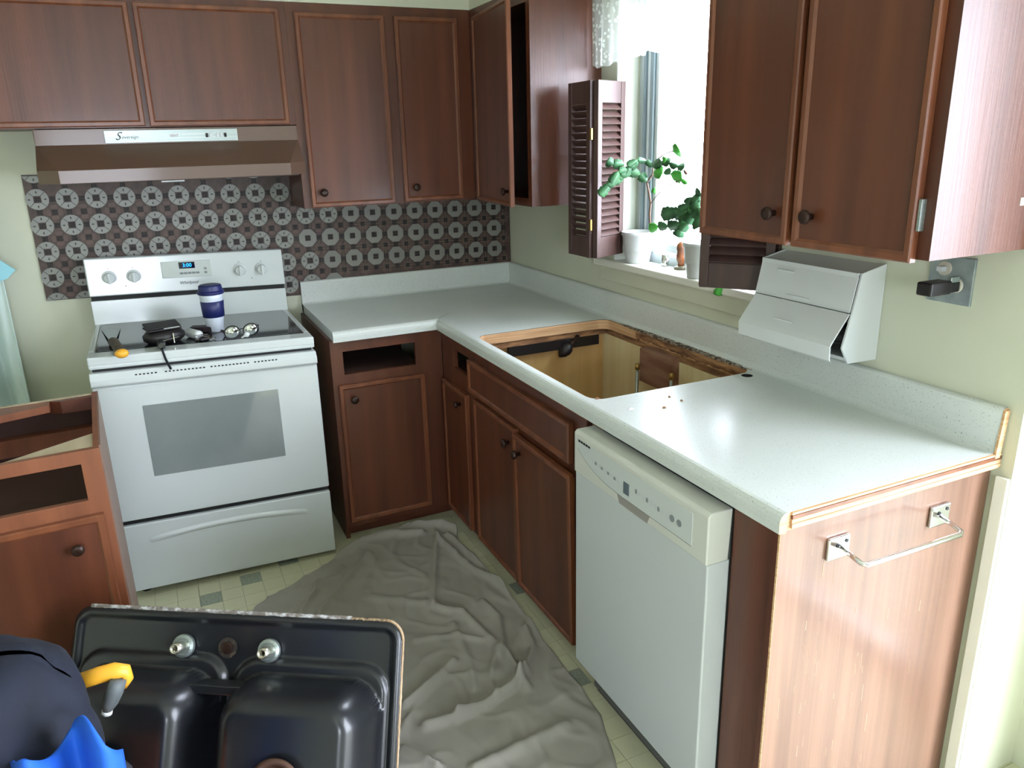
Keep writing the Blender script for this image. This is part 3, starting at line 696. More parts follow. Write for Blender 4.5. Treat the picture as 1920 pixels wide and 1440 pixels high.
b.build('blade', ALU, t)
# black pouch with wallet on top
p = on_stove(310, 646); p.y += .05; p.z = zs(p.x)
t = tag(MB().lathe([(.055, 0), (.072, .012), (.074, .030), (.060, .044), (.02, .047)], 24, Matrix.Rotation(.3, 4, 'Z'), sx=1, sy=.72).build('pouch', DARKF, smooth=True, loc=p), 'rounded black leather pouch under the wallet on the stove', 'pouch')
MB().tube([(-.05, -.042, .02), (0, -.056, .016), (.05, -.045, .022)], .0012, 6).build('zip', CHROME, t); MB().box(.030, -.057, .004, .033, -.048, .040).build('zip_pull', CHROME, t)
t = thing('wallet', 'black folded wallet with cards lying on the black pouch', 'wallet', (p.x-.002, p.y+.008, p.z+.0475), .25)
MB().box(-.058, -.04, 0, .058, .042, .006).build('lower_flap', DARKF, t, bevel=.002)
MB().loft([[(-.060, -.036, .008), (.056, -.040, .008), (.060, .040, .012), (-.056, .044, .012)], [(-.060, -.036, .011), (.056, -.040, .011), (.060, .040, .020), (-.056, .044, .020)]]).build('upper_flap', DARKF, t, bevel=.001)
MB().box(-.005, -.044, .0062, .05, .02, .0078).build('card', PLAST, t)
# flashlight
p = on_stove(303, 648, .014)
a0 = Vector((p.x, p.y+.0, zs(p.x)+.014)); 
t = thing('flashlight', 'short black flashlight pointing forward at the stove front', 'flashlight', a0)
Mf = Matrix.Rotation(-PI/2, 4, 'X')
MB().lathe([(.012, -.004), (.014, 0), (.014, .025), (.011, .030), (.0105, .045)], 20, Mf).build('barrel', mat('gunmetal', (48, 52, 56), .35, metal=.5), t, smooth=True); MB().lathe([(.010, -.0045), (.010, -.004)], 20, Mf).build('lens', GLASSB, t)
# strap over the front edge
q = on_stove(302, 656); t = tag(MB().tube([(q.x, SY+.05, zs(q.x)+.003), (q.x+.004, SY-.004, zs(q.x)+.002), (q.x+.010, SY-.012, zs(q.x)-.03), (q.x+.022, SY-.034, zs(q.x)-.062)], .0045, 8, flat=.5).build('wrist_strap', NAVYD), 'thin black wrist strap hanging over the stove front edge', 'strap')
# white cylinder
p = on_stove(374, 630, .014); Mf = Matrix.Rotation(-PI/2, 4, 'X') @ Matrix.Rotation(-.45, 4, 'Y')
t = thing('white_case', 'small white rounded case lying beside the black pouch', 'case', (p.x, p.y, zs(p.x)+.0172))
MB().lathe([(.009, -.004), (.016, 0), (.017, .007), (.017, .075), (.013, .082)], 20, Mf).build('body', PLAST, t, smooth=True)
# dark box
p = on_stove(378, 622); t = tag(MB().box(-.042, -.020, 0, .042, .022, .022).build('small_box', mat('dark_plum_box', (44, 30, 38), .5), bevel=.003, loc=(p.x+.003, p.y, zs(p.x)), rot=(0, 0, -.35)), 'small dark plum box behind the keys on the stove', 'box')
# travel cup
p = on_stove(405, 620); hz = .157
t = thing('travel_cup', 'white travel cup with navy blue lid and sleeve on the stove', 'cup', (p.x, p.y, zs(p.x)))
MB().lathe([(.027, 0), (.029, .002), (.033, .05), (.0385, .118), (.0405, .1395), (.037, .140)], 36).build('cup_body', CUPW, t, smooth=True)
MB().lathe([(.0343, .052), (.0362, .053), (.0392, .108), (.0376, .109)], 36, cap=False).build('sleeve', NAVYP, t, smooth=True)
MB().lathe([(.0415, .132), (.0450, .135), (.0455, .141), (.0405, .146), (.0380, .162), (.034, .165), (.012, .1655)], 36).build('lid', NAVYP, t, smooth=False, bevel=.001)
t.scale = (1.10, 1.10, 1.10)
# keys
p = on_stove(397, 636)
t = thing('key_bunch', 'bunch of dark keys on a ring in front of the travel cup', 'keys', (p.x, p.y, zs(p.x)))
MB().tube([(.014*math.cos(a*PI/8), .014*math.sin(a*PI/8), .004+.003*math.sin(a)) for a in range(17)], .0011, 6, cap=False).build('ring', CHROME, t)
for k in range(6):
    a = random.uniform(-.4, 3.6); Mk = Matrix.Translation((math.cos(a)*.012, math.sin(a)*.010-.003, .002+.0035*k)) @ Matrix.Rotation(a, 4, 'Z') @ Matrix.Rotation(random.uniform(-.25, .25), 4, 'X')
    kk = MB(); kk.prism([(0, -.009), (.012, -.011), (.019, -.005), (.024, -.0035), (.045, -.0035), (.048, 0), (.045, .0035), (.024, .0035), (.019, .006), (.012, .011), (0, .009)], .0022, Mk); kk.build('key', BRASS if k == 2 else mat('dark_key_metal', (90, 82, 80), .35, metal=.8), t)
MB().box(-.045, -.012, .002, -.012, .008, .012, Matrix.Rotation(.3, 4, 'Z')).build('key_fob', DARKF, t, bevel=.004)
# sunglasses
p = on_stove(455, 634)
t = thing('sunglasses', 'mirrored sunglasses with black frame standing on the cooktop', 'sunglasses', (p.x, p.y, zs(p.x)), .12)
MIR = mat('mirror_lens', (200, 205, 205), .04, metal=1)
for s_ in (-1, 1):
    cx = s_*.034; 
    lens = MB().lathe([(.0275, -.0015), (.026, .001), (.016, .005), (.002, .0065)], 28, Matrix.Translation((cx, -.001, .027)) @ Matrix.Rotation(PI/2+.12, 4, 'X'), sy=.86); lens.build('lens', MIR, t, smooth=True)
    MB().tube([(cx+.0285*math.cos(a*PI/14), .0015, .027+.0245*math.sin(a*PI/14)) for a in range(29)], .0017, 6, cap=False).build('rim', DARKF, t, smooth=True)
    MB().tube([(s_*.062, .002, .036), (s_*.067, .02, .036), (s_*.060, .075, .024), (s_*.040, .098, .006)], [.003, .0035, .003, .003], 8, flat=.5).build('temple', DARKF, t, smooth=True)
MB().tube([(-.008, 0, .034), (0, -.003, .038), (.008, 0, .034)], .0018, 6).build('bridge', DARKF, t)
p = on_stove(460, 631)
t = tag(MB().lathe([(.003, -.018), (.0035, -.006), (.009, 0), (.010, .006), (.006, .013), (.001, .015)], 16, Matrix.Rotation(1.1, 4, 'Y')).build('earbud', PLAST, smooth=True, loc=(p.x, p.y-.022, zs(p.x)+.010)), 'white earbud in front of the sunglasses', 'earbud')
MB().lathe([(.003, 0), (.0035, .014)], 10, Matrix.Translation((.002, .002, .004))).build('stalk', PLAST, t, smooth=True)

# ------------------------------------------------------------------ range hood
hd = thing('range_hood', 'bronze brown range hood with a silver control plate under the short cabinet', 'range hood', (-1.512, 0, 1.50))
def hxx(x): return x+1.512
xl, xr = hxx(-1.968), hxx(-1.0635)
ring = lambda yf, z, ch: [(xl, -.001, z), (xl, -yf+ch[0], z), (xl+ch[1], -yf, z), (xr-ch[1], -yf, z), (xr, -yf+ch[0], z), (xr, -.001, z)]
hm = MB(); hm.loft([ring(.50, .004, (.085, .070)), ring(.50, .048, (.085, .070)), ring(.315, .132, (.002, .002)), ring(.315, .185, (.002, .002))])
hm.build('canopy', HOODM, hd, bevel=.002)
MB().box(xl+.03, -.44, 0, xr-.03, -.02, .0045).build('filter_panel', mat('greasy_filter', (70, 60, 54), .5, metal=.4), hd)
MB().box(hxx(-1.58), -.30, -.010, hxx(-1.50), -.22, 0).build('lamp_cover', PLAST, hd)
pl = MB().box(hxx(-1.747), -.3185, .134, hxx(-1.290), -.315, .178).build('control_plate', ALU, hd, bevel=.001)
text('maker_script', 'S', .040, mat('black_script', (24, 30, 30), .5), pl, facing(hxx(-1.705), -.3188, .157), shear=.45)
text('maker_script', 'overeign', .016, mat('black_script', (24, 30, 30), .5), pl, facing(hxx(-1.664), -.3188, .154), shear=.3)
text('plate_mark', 'VENT', .013, mat('red_print', (130, 70, 70), .5), pl, facing(hxx(-1.515), -.3188, .156))
for k, x in enumerate((-1.400, -1.386, -1.362, -1.348, -1.334)):
    MB().box(hxx(x)-.0045, -.325, .148, hxx(x)+.0045, -.3185, .163).build('switch', BLACK if k in (0, 4) else PLAST, pl, bevel=.001)

# ------------------------------------------------------------------ dishwasher
YD0, YD1, XD = -1.835, -2.395, -.672
dw = thing('dishwasher', 'white built-in dishwasher under the counter beside the end panel', 'dishwasher', (XD, YD0, 0), -PI/2)
WD = YD0-YD1
MB().box(.02, .055, .012, WD-.01, .60, .84).build('tub', mat('grey_tub', (90, 92, 92), .6), dw)
MB().box(0, .0, .115, WD, .060, .728).build('door_panel', DWW, dw, bevel=.004, seg=3)
cpn = MB(); cpn.loft([[(0, -.004, .728), (WD, -.004, .728), (WD, .055, .728), (0, .055, .728)], [(0, -.004, .842), (WD, -.004, .842), (WD, .06, .842), (0, .06, .842)], [(0, .004, .850), (WD, .004, .850), (WD, .06, .850), (0, .06, .850)]])
cpo = cpn.build('control_panel', DWC, dw, bevel=.003)
MB().box(.03, .06, .0, WD-.02, .075, .115).build('toe_panel', BLACK, dw)
fa = MB()
def arcp(u): return .752+.050*abs(2*u-1)**3
n_ = 24; A = []; B = []
for i in range(n_+1):
    u = i/n_; x = .02+u*(WD-.07); A.append((x, -.0052, arcp(u) if u < .5 else .752-.0*(u))); 
pts = [(x, z) for x, _, z in A]+[(WD-.05, .830), (.02, .830)]
fa.prism(pts, .0012, Matrix.Translation((0, -.004, 0)) @ FRONT)
fa.build('fascia', mat('fascia_plastic', (200, 206, 204), .35), cpo)
# dark seam line under the fascia
MB().tube([(x, -.0046, z-.001) for x, _, z in A], .0009, 6).build('seam', GREYP, cpo)
for k in range(5): MB().box(.026+k*.0125, -.0062, .823, .026+k*.0125+.009, -.004, .829).build('vent_slot', BLACK, cpo)
MB().box(.245, -.0066, .765, .270, -.005, .797).build('start_button', mat('steel_blue_button', (110, 124, 134), .3, metal=.4), cpo, bevel=.003)
for k in range(9):
    x = .095+k*.015; MB().box(x, -.0058, .790-.001*k, x+.009, -.005, .798-.001*k).build('button', GREYP if k % 2 else DWW, cpo)
for k in range(8):
    x = .295+k*.015; MB().box(x, -.0058, .786-.001*k, x+.008, -.005, .797-.001*k).build('button', GREYP if k % 3 == 0 else DWW, cpo)
for x in (.440, .466): MB().lathe([(.0085, 0), (.0085, .0012)], 16, Matrix.Translation((x, -.005, .786)) @ Matrix.Rotation(PI/2, 4, 'X')).build('dial_button', GREYP, cpo)
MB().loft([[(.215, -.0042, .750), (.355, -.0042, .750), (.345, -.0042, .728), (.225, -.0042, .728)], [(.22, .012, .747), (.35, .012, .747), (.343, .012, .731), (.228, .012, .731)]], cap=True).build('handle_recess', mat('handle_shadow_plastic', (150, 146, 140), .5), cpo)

# ------------------------------------------------------------------ foil dispenser
fd = thing('wrap_dispenser', 'white plastic wrap and towel dispenser mounted on the wall under the right cabinet', 'dispenser', (0, -1.868, 1.045), -PI/2)
WF = 2.207-1.868
# local: x along wall to camera, y toward wall (negative = into room), z up
sidep = [(-.001, .243), (-.082, .226), (-.103, .128), (-.126, .042), (-.100, -.001), (-.001, -.003)]
def side(x0, x1): 
    m = MB(); m.loft([[(x0, y, z) for y, z in sidep], [(x1, y, z) for y, z in sidep]]); return m
side(WF-.006, WF).build('side_panel', PLAST, fd, bevel=.001); side(0, .005).build('side_panel', PLAST, fd, bevel=.001)
MB().loft([[(.005, -.001, .240), (.005, -.078, .224), (.005, -.078, .221), (.005, -.001, .237)], [(WF-.006, -.001, .240), (WF-.006, -.078, .224), (WF-.006, -.078, .221), (WF-.006, -.001, .237)]]).build('top_panel', PLAST, fd)
def flap(name, p0, p1, extra=None):
    pr_ = [p0, p1]+(extra or []); back = [(y+.004, z-.001) for y, z in reversed(pr_)]; L_ = pr_+back
    return MB().loft([[(.003, y, z) for y, z in L_], [(WF-.008, y, z) for y, z in L_]]).build(name, PLAST, fd, bevel=.0008)
flap('upper_flap', (-.086, .222), (-.104, .134), [(-.107, .129)])
flap('lower_flap', (-.104, .126), (-.152, .062), [(-.160, .050), (-.158, .014), (-.150, .008)])
MB().box(.003, -.088, .214, WF-.008, -.080, .226).build('upper_rail', PLAST, fd, bevel=.001)
MB().box(.07, -.0945, .198, .13, -.0915, .203).build('grip', PLAST, fd); MB().box(.12, -.107, .138, .20, -.104, .142).build('grip', PLAST, fd)
MB().box(.12, -.1445, .078, .19, -.1415, .082, ).build('grip', PLAST, fd)
MB().box(.006, -.10, .004, WF-.008, -.004, .012).build('tray', PLAST, fd)
MB().lathe([(.028, .02), (.028, WF-.03)], 20, Matrix.Translation((0, -.055, .06)) @ Matrix.Rotation(PI/2, 4, 'Y')).build('roll', mat('dark_roll', (46, 48, 50), .5), fd, smooth=True)

# ------------------------------------------------------------------ outlet plate
op = thing('outlet_plate', 'square steel outlet cover plate on the wall beneath the right cabinet end', 'outlet', (0, -2.380, 1.272), -PI/2)
MB().box(-.054, -.007, -.052, .054, 0, .055).build('plate', STEEL, op, bevel=.0015)
MB().lathe([(.017, 0), (.0165, .003), (.015, .004)], 28, Matrix.Translation((-.016, -.007, .026)) @ Matrix.Rotation(PI/2, 4, 'X')).build('receptacle', mat('almond_plastic', (206, 202, 186), .4), op)
MB().lathe([(.017, 0), (.0165, .003), (.015, .004)], 28, Matrix.Translation((.016, -.007, -.008)) @ Matrix.Rotation(PI/2, 4, 'X')).build('receptacle', mat('almond_plastic', (206, 202, 186), .4), op)
MB().box(-.026, -.024, .020, -.010, -.007, .032).build('switch_toggle', PLAST, op, bevel=.002)
pg = thing('plug_adapter', 'black plug adapter stuck in the steel outlet plate', 'plug', (-.0112, -2.396, 1.263), -PI/2)
MB().box(-.013, -.030, -.012, .013, 0, .011).build('plug_body', DARKF, pg, bevel=.003)
MB().box(-.022, -.098, -.014, .016, -.030, .016).build('adapter_body', DARKF, pg, bevel=.004)
MB().box(.004, -.034, .0115, .014, -.006, .024).build('prong_clip', ALU, pg, bevel=.001)

# ------------------------------------------------------------------ shutters
def shutter_panel(root, p0, p1, z0, z1, nslat, tilt=.7):
    """louvred panel from hinge p0 to p1 (xy)"""
    a = Vector((p0[0], p0[1], 0)); b = Vector((p1[0], p1[1], 0)); Mx = orient(a, b); L = (b-a).length; T = .010; sw_ = .026
    for x in (0, L-sw_): MB().box(x, -T, z0, x+sw_, T, z1, Mx).build('stile', SHUT, root, bevel=.0015)
    for za, zb in ((z0, z0+.075), (z1-.075, z1)): MB().box(sw_, -T+.002, za, L-sw_, T-.002, zb, Mx).build('rail', SHUT, root, bevel=.001)
    n = nslat; dz = (z1-z0-.15)/n; first = None
    for k in range(n):
        zc = z0+.075+dz*(k+.5)
        if first is None:
            s = MB().box(sw_-.001, -.0145, -.0025, L-sw_+.001, .0145, .0025, Mx @ Matrix.Translation((0, 0, zc)) @ Matrix.Rotation(tilt, 4, 'X')).build('slat', SHUT, root, bevel=.001); first = s
        else:
            s = first.copy(); C.objects.link(s); s.parent = root; s.location = (0, 0, dz*k)
    return Mx, L
ls = thing('louvred_shutter', 'dark brown folding louvred shutter on the left side of the window', 'shutter', (0, -1.02, 0))
H0, AP, EN = (-.004, .0), (-.160, -.066), (-.166, .105)
M1, L1 = shutter_panel(ls, H0, AP, 1.178, 1.800, 19, tilt=-.75)
M2, L2 = shutter_panel(ls, (AP[0]-.006, AP[1]+.014), EN, 1.178, 1.800, 19, tilt=.75)
for z in (1.30, 1.62):
    MB().box(-.176, -.060, z-.02, -.168, -.048, z+.02).build('hinge', BRASS, ls, bevel=.001)
MB().box(-.010, -.006, 1.178, .0, .012, 1.80).build('hanging_strip', SHUT, ls)
rs = thing('louvred_shutter', 'dark brown louvred shutter right of the window partly behind the cabinet', 'shutter', (0, -1.84, 0))
shutter_panel(rs, (-.014, .018), (-.128, .188), 1.163, 1.785, 19, tilt=.75)
shutter_panel(rs, (-.020, -.010), (-.145, .165), 1.163, 1.785, 19, tilt=-.75)
MB().box(-.012, -.012, 1.163, .0, .012, 1.785).build('hanging_strip', SHUT, rs)

# ------------------------------------------------------------------ lace valance
va = thing('lace_valance', 'white lace valance with scalloped hem across the window top', 'curtain', (-.055, -.885, 2.12))
def vf(u, v):
    y = -.97*u; ph = u*46; s = .011*math.sin(ph)+.006*math.sin(ph*2.3+1); zb = -.255-.012*abs(math.sin(u*40))+(.012 if u > .2 else 0)
    return (s*(.3+.7*v)-.004, y, v*zb)
MB().grid(220, 30, vf).build('lace_cloth', LACE, va, smooth=True)
MB().tube([(0.0, .015, .006), (0, -.985, .006)], .006, 10).build('curtain_rod', TRIMW, va)

# ------------------------------------------------------------------ plants and sill things
def pot(root, r0, r1, h):
    MB().lathe([(r0, 0), (r0*1.02, .004), (r0+(r1-r0)*.42, h*.40), (r0+(r1-r0)*.50+.001, h*.415), (r0+(r1-r0)*.50+.001, h*.44), (r0+(r1-r0)*.55, h*.46), (r1*.94, h*.86), (r1, h*.89), (r1, h), (r1*.94, h), (r1*.90, h*.88)], 36).build('pot', POTM, root, smooth=True)
    MB().lathe([(r1*.90, h*.86), (r1*.5, h*.88), (.002, h*.885)], 24, cap=False).build('soil', SOIL, root, smooth=True)
def leafseg(root, p0, p1, w, m=LEAF, nrm=None):
    d = p1-p0; L = d.length; x = d.normalized(); n = (nrm or Vector((-1, -.55, .25))).normalized(); z = (n-x*n.dot(x)).normalized(); y = z.cross(x)
    Mx = Matrix((x, y, z)).transposed().to_4x4(); Mx.translation = p0
    pr_ = [(-.02, .08), (.15, .55), (.35, .85), (.45, .78), (.60, 1.0), (.72, .88), (.88, .95), (1.0, .45), (1.04, .05)]
    m_ = MB(); lo = []
    for s_, wv in pr_:
        ww = w/2*wv; lo.append([Mx @ Vector((s_*L, -ww, 0)), Mx @ Vector((s_*L, 0, -.0022)), Mx @ Vector((s_*L, ww, 0)), Mx @ Vector((s_*L, 0, .0026))])
    m_.loft(lo); return m_.build('leaf', m, root, smooth=True)
def rel(X, px, py, base): return at('x', X, px, py)-base
# first plant
b1 = Vector((.036, -1.078, WZ0+.0005))
p1 = thing('potted_cactus', 'tall holiday cactus with arching green leaves in a white pot on the sill', 'plant', b1)
pot(p1, .043, .064, .118)
X = .03
def S(*pts, r=.003, root=p1, base=b1, X=.03): root_ = MB().tube([rel(X, a, b, base) for a, b in pts], r, 8).build('stem', STEM, root, smooth=True); return root_
S((1219, 425), (1218, 400), (1220, 382), (1217, 362), (1213, 342), r=[.0048, .0045, .0042, .004, .0035]); S((1213, 342), (1223, 328), (1224, 315), r=.0034); S((1220, 382), (1232, 366), (1248, 350), (1276, 338), r=.0016)
S((1213, 342), (1203, 330), (1196, 325), r=.003); S((1224, 313), (1236, 296), (1248, 288), (1262, 283), r=.002)
def chain(pts, w, m=LEAF, root=p1, base=b1, X=.03, dx=0):
    if dx < 0 and root is p1:
        for i in range(len(pts)-1):
            fx = lambda px: .02-max(0, 1222-px)*.0021
            leafseg(root, at('x', fx(pts[i][0]), *pts[i])-base, at('x', fx(pts[i+1][0]), *pts[i+1])-base, w*1.9, m, Vector((-.60+random.uniform(-.2, .2), -.80, .12+random.uniform(-.35, .35))))
        return
    for i in range(len(pts)-1):
        a = rel(X+dx*i, *pts[i], base); b_ = rel(X+dx*(i+1), *pts[i+1], base); leafseg(root, a, b_, w*2.1*(1-.05*i), m, Vector((-.60+random.uniform(-.2, .2), -.80, .12+random.uniform(-.35, .35))))
chain([(1213, 340), (1200, 328), (1182, 322), (1164, 327)], .020, dx=-.012); chain([(1176, 320), (1160, 322), (1145, 344), (1124, 366)], .020, dx=-.02)
chain([(1196, 302), (1180, 312), (1170, 330), (1150, 340)], .022, dx=-.016); chain([(1170, 308), (1150, 308), (1138, 302)], .021, dx=-.02)
chain([(1224, 313), (1212, 302), (1196, 300), (1176, 310)], .013, dx=-.01); chain([(1178, 318), (1160, 334), (1140, 348)], .017, dx=-.02)
chain([(1224, 313), (1240, 303), (1256, 305), (1270, 313), (1283, 313)], .018); chain([(1244, 303), (1249, 296), (1248, 306)], .013, LEAFL)
chain([(1262, 283), (1274, 281)], .026, LEAFL); chain([(1226, 322), (1242, 324)], .024, LEAFL); chain([(1244, 324), (1258, 320)], .013); chain([(1258, 326), (1278, 334)], .022, LEAFL)
chain([(1276, 334), (1288, 344)], .010, LEAFL); chain([(1228, 352), (1227, 362)], .012, LEAFL); chain([(1282, 318), (1288, 327)], .006, STEM)
# second plant
b2 = Vector((.022, -1.465, WZ0+.0005))
p2 = thing('potted_cactus', 'bushy dark green holiday cactus in the right white pot on the sill', 'plant', b2)
pot(p2, .042, .060, .118)
for pts, w_, mm in (([(1310, 400), (1290, 392), (1272, 398), (1240, 402)], .028, LEAF), ([(1300, 405), (1282, 398), (1262, 402)], .026, LEAF), ([(1312, 378), (1298, 370), (1292, 385), (1276, 395)], .024, LEAF),
    ([(1296, 395), (1276, 420), (1252, 424), (1234, 424)], .020, LEAF), ([(1234, 424), (1217, 429)], .018, LEAFL), ([(1262, 424), (1276, 430), (1270, 444)], .022, LEAF), ([(1300, 402), (1290, 420), (1276, 432)], .020, LEAF),
    ([(1304, 365), (1312, 358)], .016, LEAF), ([(1316, 395), (1304, 410), (1312, 424)], .026, LEAF), ([(1278, 398), (1298, 393)], .018, LEAFL), ([(1326, 400), (1310, 392), (1300, 380)], .024, LEAF), ([(1246, 418), (1240, 428)], .010, LEAF)):
    chain(pts, w_, mm, p2, b2, .0, -.006)
S((1316, 432), (1308, 410), (1298, 398), r=.003, root=p2, base=b2, X=.01); S((1298, 398), (1282, 400), (1270, 402), r=.002, root=p2, base=b2, X=0.0)
# drooping leaf seen below the shutter
# dark trailing leaf below the shutter belongs to the second plant
chain([(1352, 470), (1350, 500), (1350, 528)], .014, LEAF, p2, b2, -.03, 0); chain([(1352, 534), (1346, 554)], .017, LEAFL, p2, b2, -.035, 0)
# figurine
q = at('x', .072, 1277, 490)
fg = thing('figurine', 'small brown glazed figurine between the two plant pots', 'figurine', (q.x, q.y, WZ0+.0005))
MB().lathe([(.024, 0), (.026, .004), (.024, .008), (.014, .012)], 24).build('foot_plate', mat('olive_glaze', (110, 104, 84), .3), fg, smooth=True)
MB().lathe([(.013, .008), (.012, .022), (.018, .034), (.020, .050), (.016, .062), (.019, .074), (.018, .088), (.009, .097), (.002, .099)], 20, sx=1.0, sy=.8).build('figure_body', mat('brown_glaze', (140, 80, 44), .25, c2=(60, 44, 38), scale=(30, 30, 30)), fg, smooth=True)
# small metal cup
q = at('x', .070, 1247, 485)
t = tag(MB().lathe([(.014, 0), (.0145, .002), (.0145, .042), (.0125, .043), (.012, .004)], 24).build('metal_cup', CHROME, smooth=True, loc=(q.x, q.y, WZ0+.0005)), 'small shiny metal cup beside the tall plant pot', 'cup')

# ------------------------------------------------------------------ removed base cabinet at left
_a = math.radians(3.2)
lc = thing('base_cabinet', 'base cabinet without worktop standing left in front of the stove', 'cabinet', (-1.845-.611*math.cos(_a), -1.419-.611*math.sin(_a), 0), _a)
def qx(x): return x+2.46
Wc = qx(-1.849)
frame_mesh(0, Wc, .09, .874, [(qx(-2.42), qx(-1.896), .736, .838), (.04, qx(-1.896), .13, .665)]).build('face_frame', WOODL, lc, bevel=.001)
a = MB(); a.box(0, .019, .0, .016, .55, .874); a.box(Wc-.014, .019, 0, Wc, .55, .874); a.box(.016, .019, .09, Wc-.014, .55, .105)
a.build('carcass', WOODL, lc)
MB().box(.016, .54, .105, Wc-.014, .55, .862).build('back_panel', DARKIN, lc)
PALE = mat('dusty_pale_board', (168, 152, 126), .7, c2=(186, 172, 146), scale=(20, 4, 20))
MB().box(Wc, .02, 0, Wc+.004, .552, .874).build('side_skin', mat('grey_laminate_side', (122, 100, 88), .5), lc)
MB().box(.016, .525, .842, Wc-.014, .54, .8735).build('back_rail', PALE, lc)
MB().prism([(Wc-.22, .020), (Wc-.014, .020), (Wc-.014, .135)], .872, h0=.856).build('corner_brace', PALE, lc)
MB().prism([(Wc-.014, .54), (Wc-.014, .50), (Wc-.10, .50), (Wc-.17, .54)], .872, h0=.832).build('corner_brace', WOOD, lc)
MB().prism([(Wc-.13, .54), (Wc-.13, .475), (0.02, .36), (.02, .44), (Wc-.25, .54)], .872, h0=.850).build('corner_brace', WOODL, lc)
MB().box(.0, .05, 0, Wc, .065, .09).build('toe_kick', WOODL, lc)
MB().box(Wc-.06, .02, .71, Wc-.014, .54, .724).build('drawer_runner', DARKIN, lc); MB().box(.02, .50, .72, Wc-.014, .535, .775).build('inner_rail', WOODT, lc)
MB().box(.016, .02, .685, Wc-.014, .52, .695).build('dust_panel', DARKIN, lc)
dL = cab_door(lc, .02, qx(-1.867), .11, .697, knob_at=None, border=.022)
kx = qx(-1.939)-.02
knob(dL, kx, .619-.11, -.012)

# ------------------------------------------------------------------ black sink leaning on the cabinet
ang = math.atan2(-1.953+1.504, -1.220+1.953)          # direction of the top rim
SWD = .86; SHT = .545; LEAN = math.asin(min(1, .487/SHT)); 
top_mid = Vector(((-1.953-1.220)/2, (-1.504-1.953)/2, .49))
sk = bpy.data.objects.new('kitchen_sink', None); C.objects.link(sk)
tag(sk, 'black double-bowl sink standing on edge with its underside facing out', 'sink')
xd = Vector((math.cos(ang), math.sin(ang), 0)); hn = Vector((math.sin(ang), -math.cos(ang), 0))     # hn: horizontal toward the camera side
vd = (Vector((0, 0, 1))*math.sin(LEAN) - hn*math.cos(LEAN)).normalized()     # up along the sink, leaning away
nd = xd.cross(vd)                                                             # outward normal of the underside (toward camera side)
Ms = Matrix((xd, -nd, vd)).transposed().to_4x4(); Ms.translation = top_mid-vd*SHT
if nd.dot(hn) < 0: Ms = Matrix((xd, nd, vd)).transposed().to_4x4(); Ms.translation = top_mid-vd*SHT
sk.matrix_world = Ms
# local frame: x across (centre 0), -y outwards to viewer, z up from the lower edge
def sst(a, b, x): t = max(0, min(1, (x-a)/(b-a))); return t*t*(3-2*t)
def rbox(x, z, cx, cz, hx_, hz_, r):
    dx_, dz_ = abs(x-cx)-(hx_-r), abs(z-cz)-(hz_-r); return math.hypot(max(dx_, 0), max(dz_, 0))+min(max(dx_, dz_), 0)-r
def sinkh(x, z):
    h = 0
    d0 = rbox(x, z, 0, SHT/2, SWD/2, SHT/2, .05)
    h += .012*(1-sst(-.030, -.012, d0))*-1+.010              # pressed deck sits back from the rim
    h -= .010*sst(-.012, -.002, d0)
    for cx in (-.205, .205):
        d = rbox(x, z, cx, .222, .198, .222, .07)
        h += .016*(1-sst(-.014, .004, d))
        d = rbox(x, z, cx, .210, .184, .200, .085)
        t = max(0, min(1, -d/.062)); h += .150*(1-(1-t)**2.3)**.62
    return h
def sf(u, v):
    x = (u-.5)*SWD; z = v*SHT
    # round the corners of the rim
    r = .045; ax_, az_ = abs(x)-(SWD/2-r), abs(z-SHT/2)-(SHT/2-r)
    if ax_ > 0 and az_ > 0:
        L_ = math.hypot(ax_, az_); mL = max(ax_, az_); k = mL/L_ if L_ > 0 else 1
        x = math.copysign(SWD/2-r+ax_*k, x); z = SHT/2+math.copysign(SHT/2-r+az_*k, z-SHT/2)
    return (x, -sinkh(x, z), z)
MB().grid(200, 130, sf).build('basin_shell', SINKM, sk, smooth=True, solid=.003)
MB().box(-.16, -.085, .370, .10, -.020, .392).build('stiffener', SINKM, sk, bevel=.003)
for x in (-.125, .098):
    f = MB(); Mf = Matrix.Translation((x, -.004, .462)) @ Matrix.Rotation(PI/2, 4, 'X')
    f.lathe([(.027, 0), (.029, .004), (.028, .012), (.021, .015)], 28, Mf); ff = f.build('lock_nut', ALU, sk, smooth=False, bevel=.001)
    MB().lathe([(.012, .008), (.0122, .030), (.0135, .031), (.0135, .040), (.0122, .041), (.0122, .052), (.008, .052), (.007, .020)], 20, Mf, cap=False).build('tailpiece', mat('nickel', (200, 196, 180), .25, metal=.9), ff, smooth=True)
    MB().lathe([(.007, .021), (.0068, .022)], 16, Mf).build('bore', BLACK, ff)
Mf = Matrix.Translation((-.012, -.004, .462)) @ Matrix.Rotation(PI/2, 4, 'X')
MB().lathe([(.024, 0), (.025, .0015), (.019, .002)], 24, Mf).build('tap_hole_stain', mat('rust_stain', (38, 32, 28), .8, c2=(92, 74, 58), scale=(120, 120, 120), ramp=(.5, .7)), sk); MB().lathe([(.015, 0), (.015, .005), (.010, .006)], 24, Mf).build('tap_hole_ring', KNOBM, sk)
for cx in (-.205, .205):
    MB().lathe([(.058, 0), (.060, .006), (.052, .010), (.044, .004), (.044, 0)], 36, Matrix.Translation((cx, -.178, .215)) @ Matrix.Rotation(PI/2, 4, 'X')).build('drain_collar', mat('rusty_collar', (92, 66, 54), .5, metal=.4), sk, smooth=True)
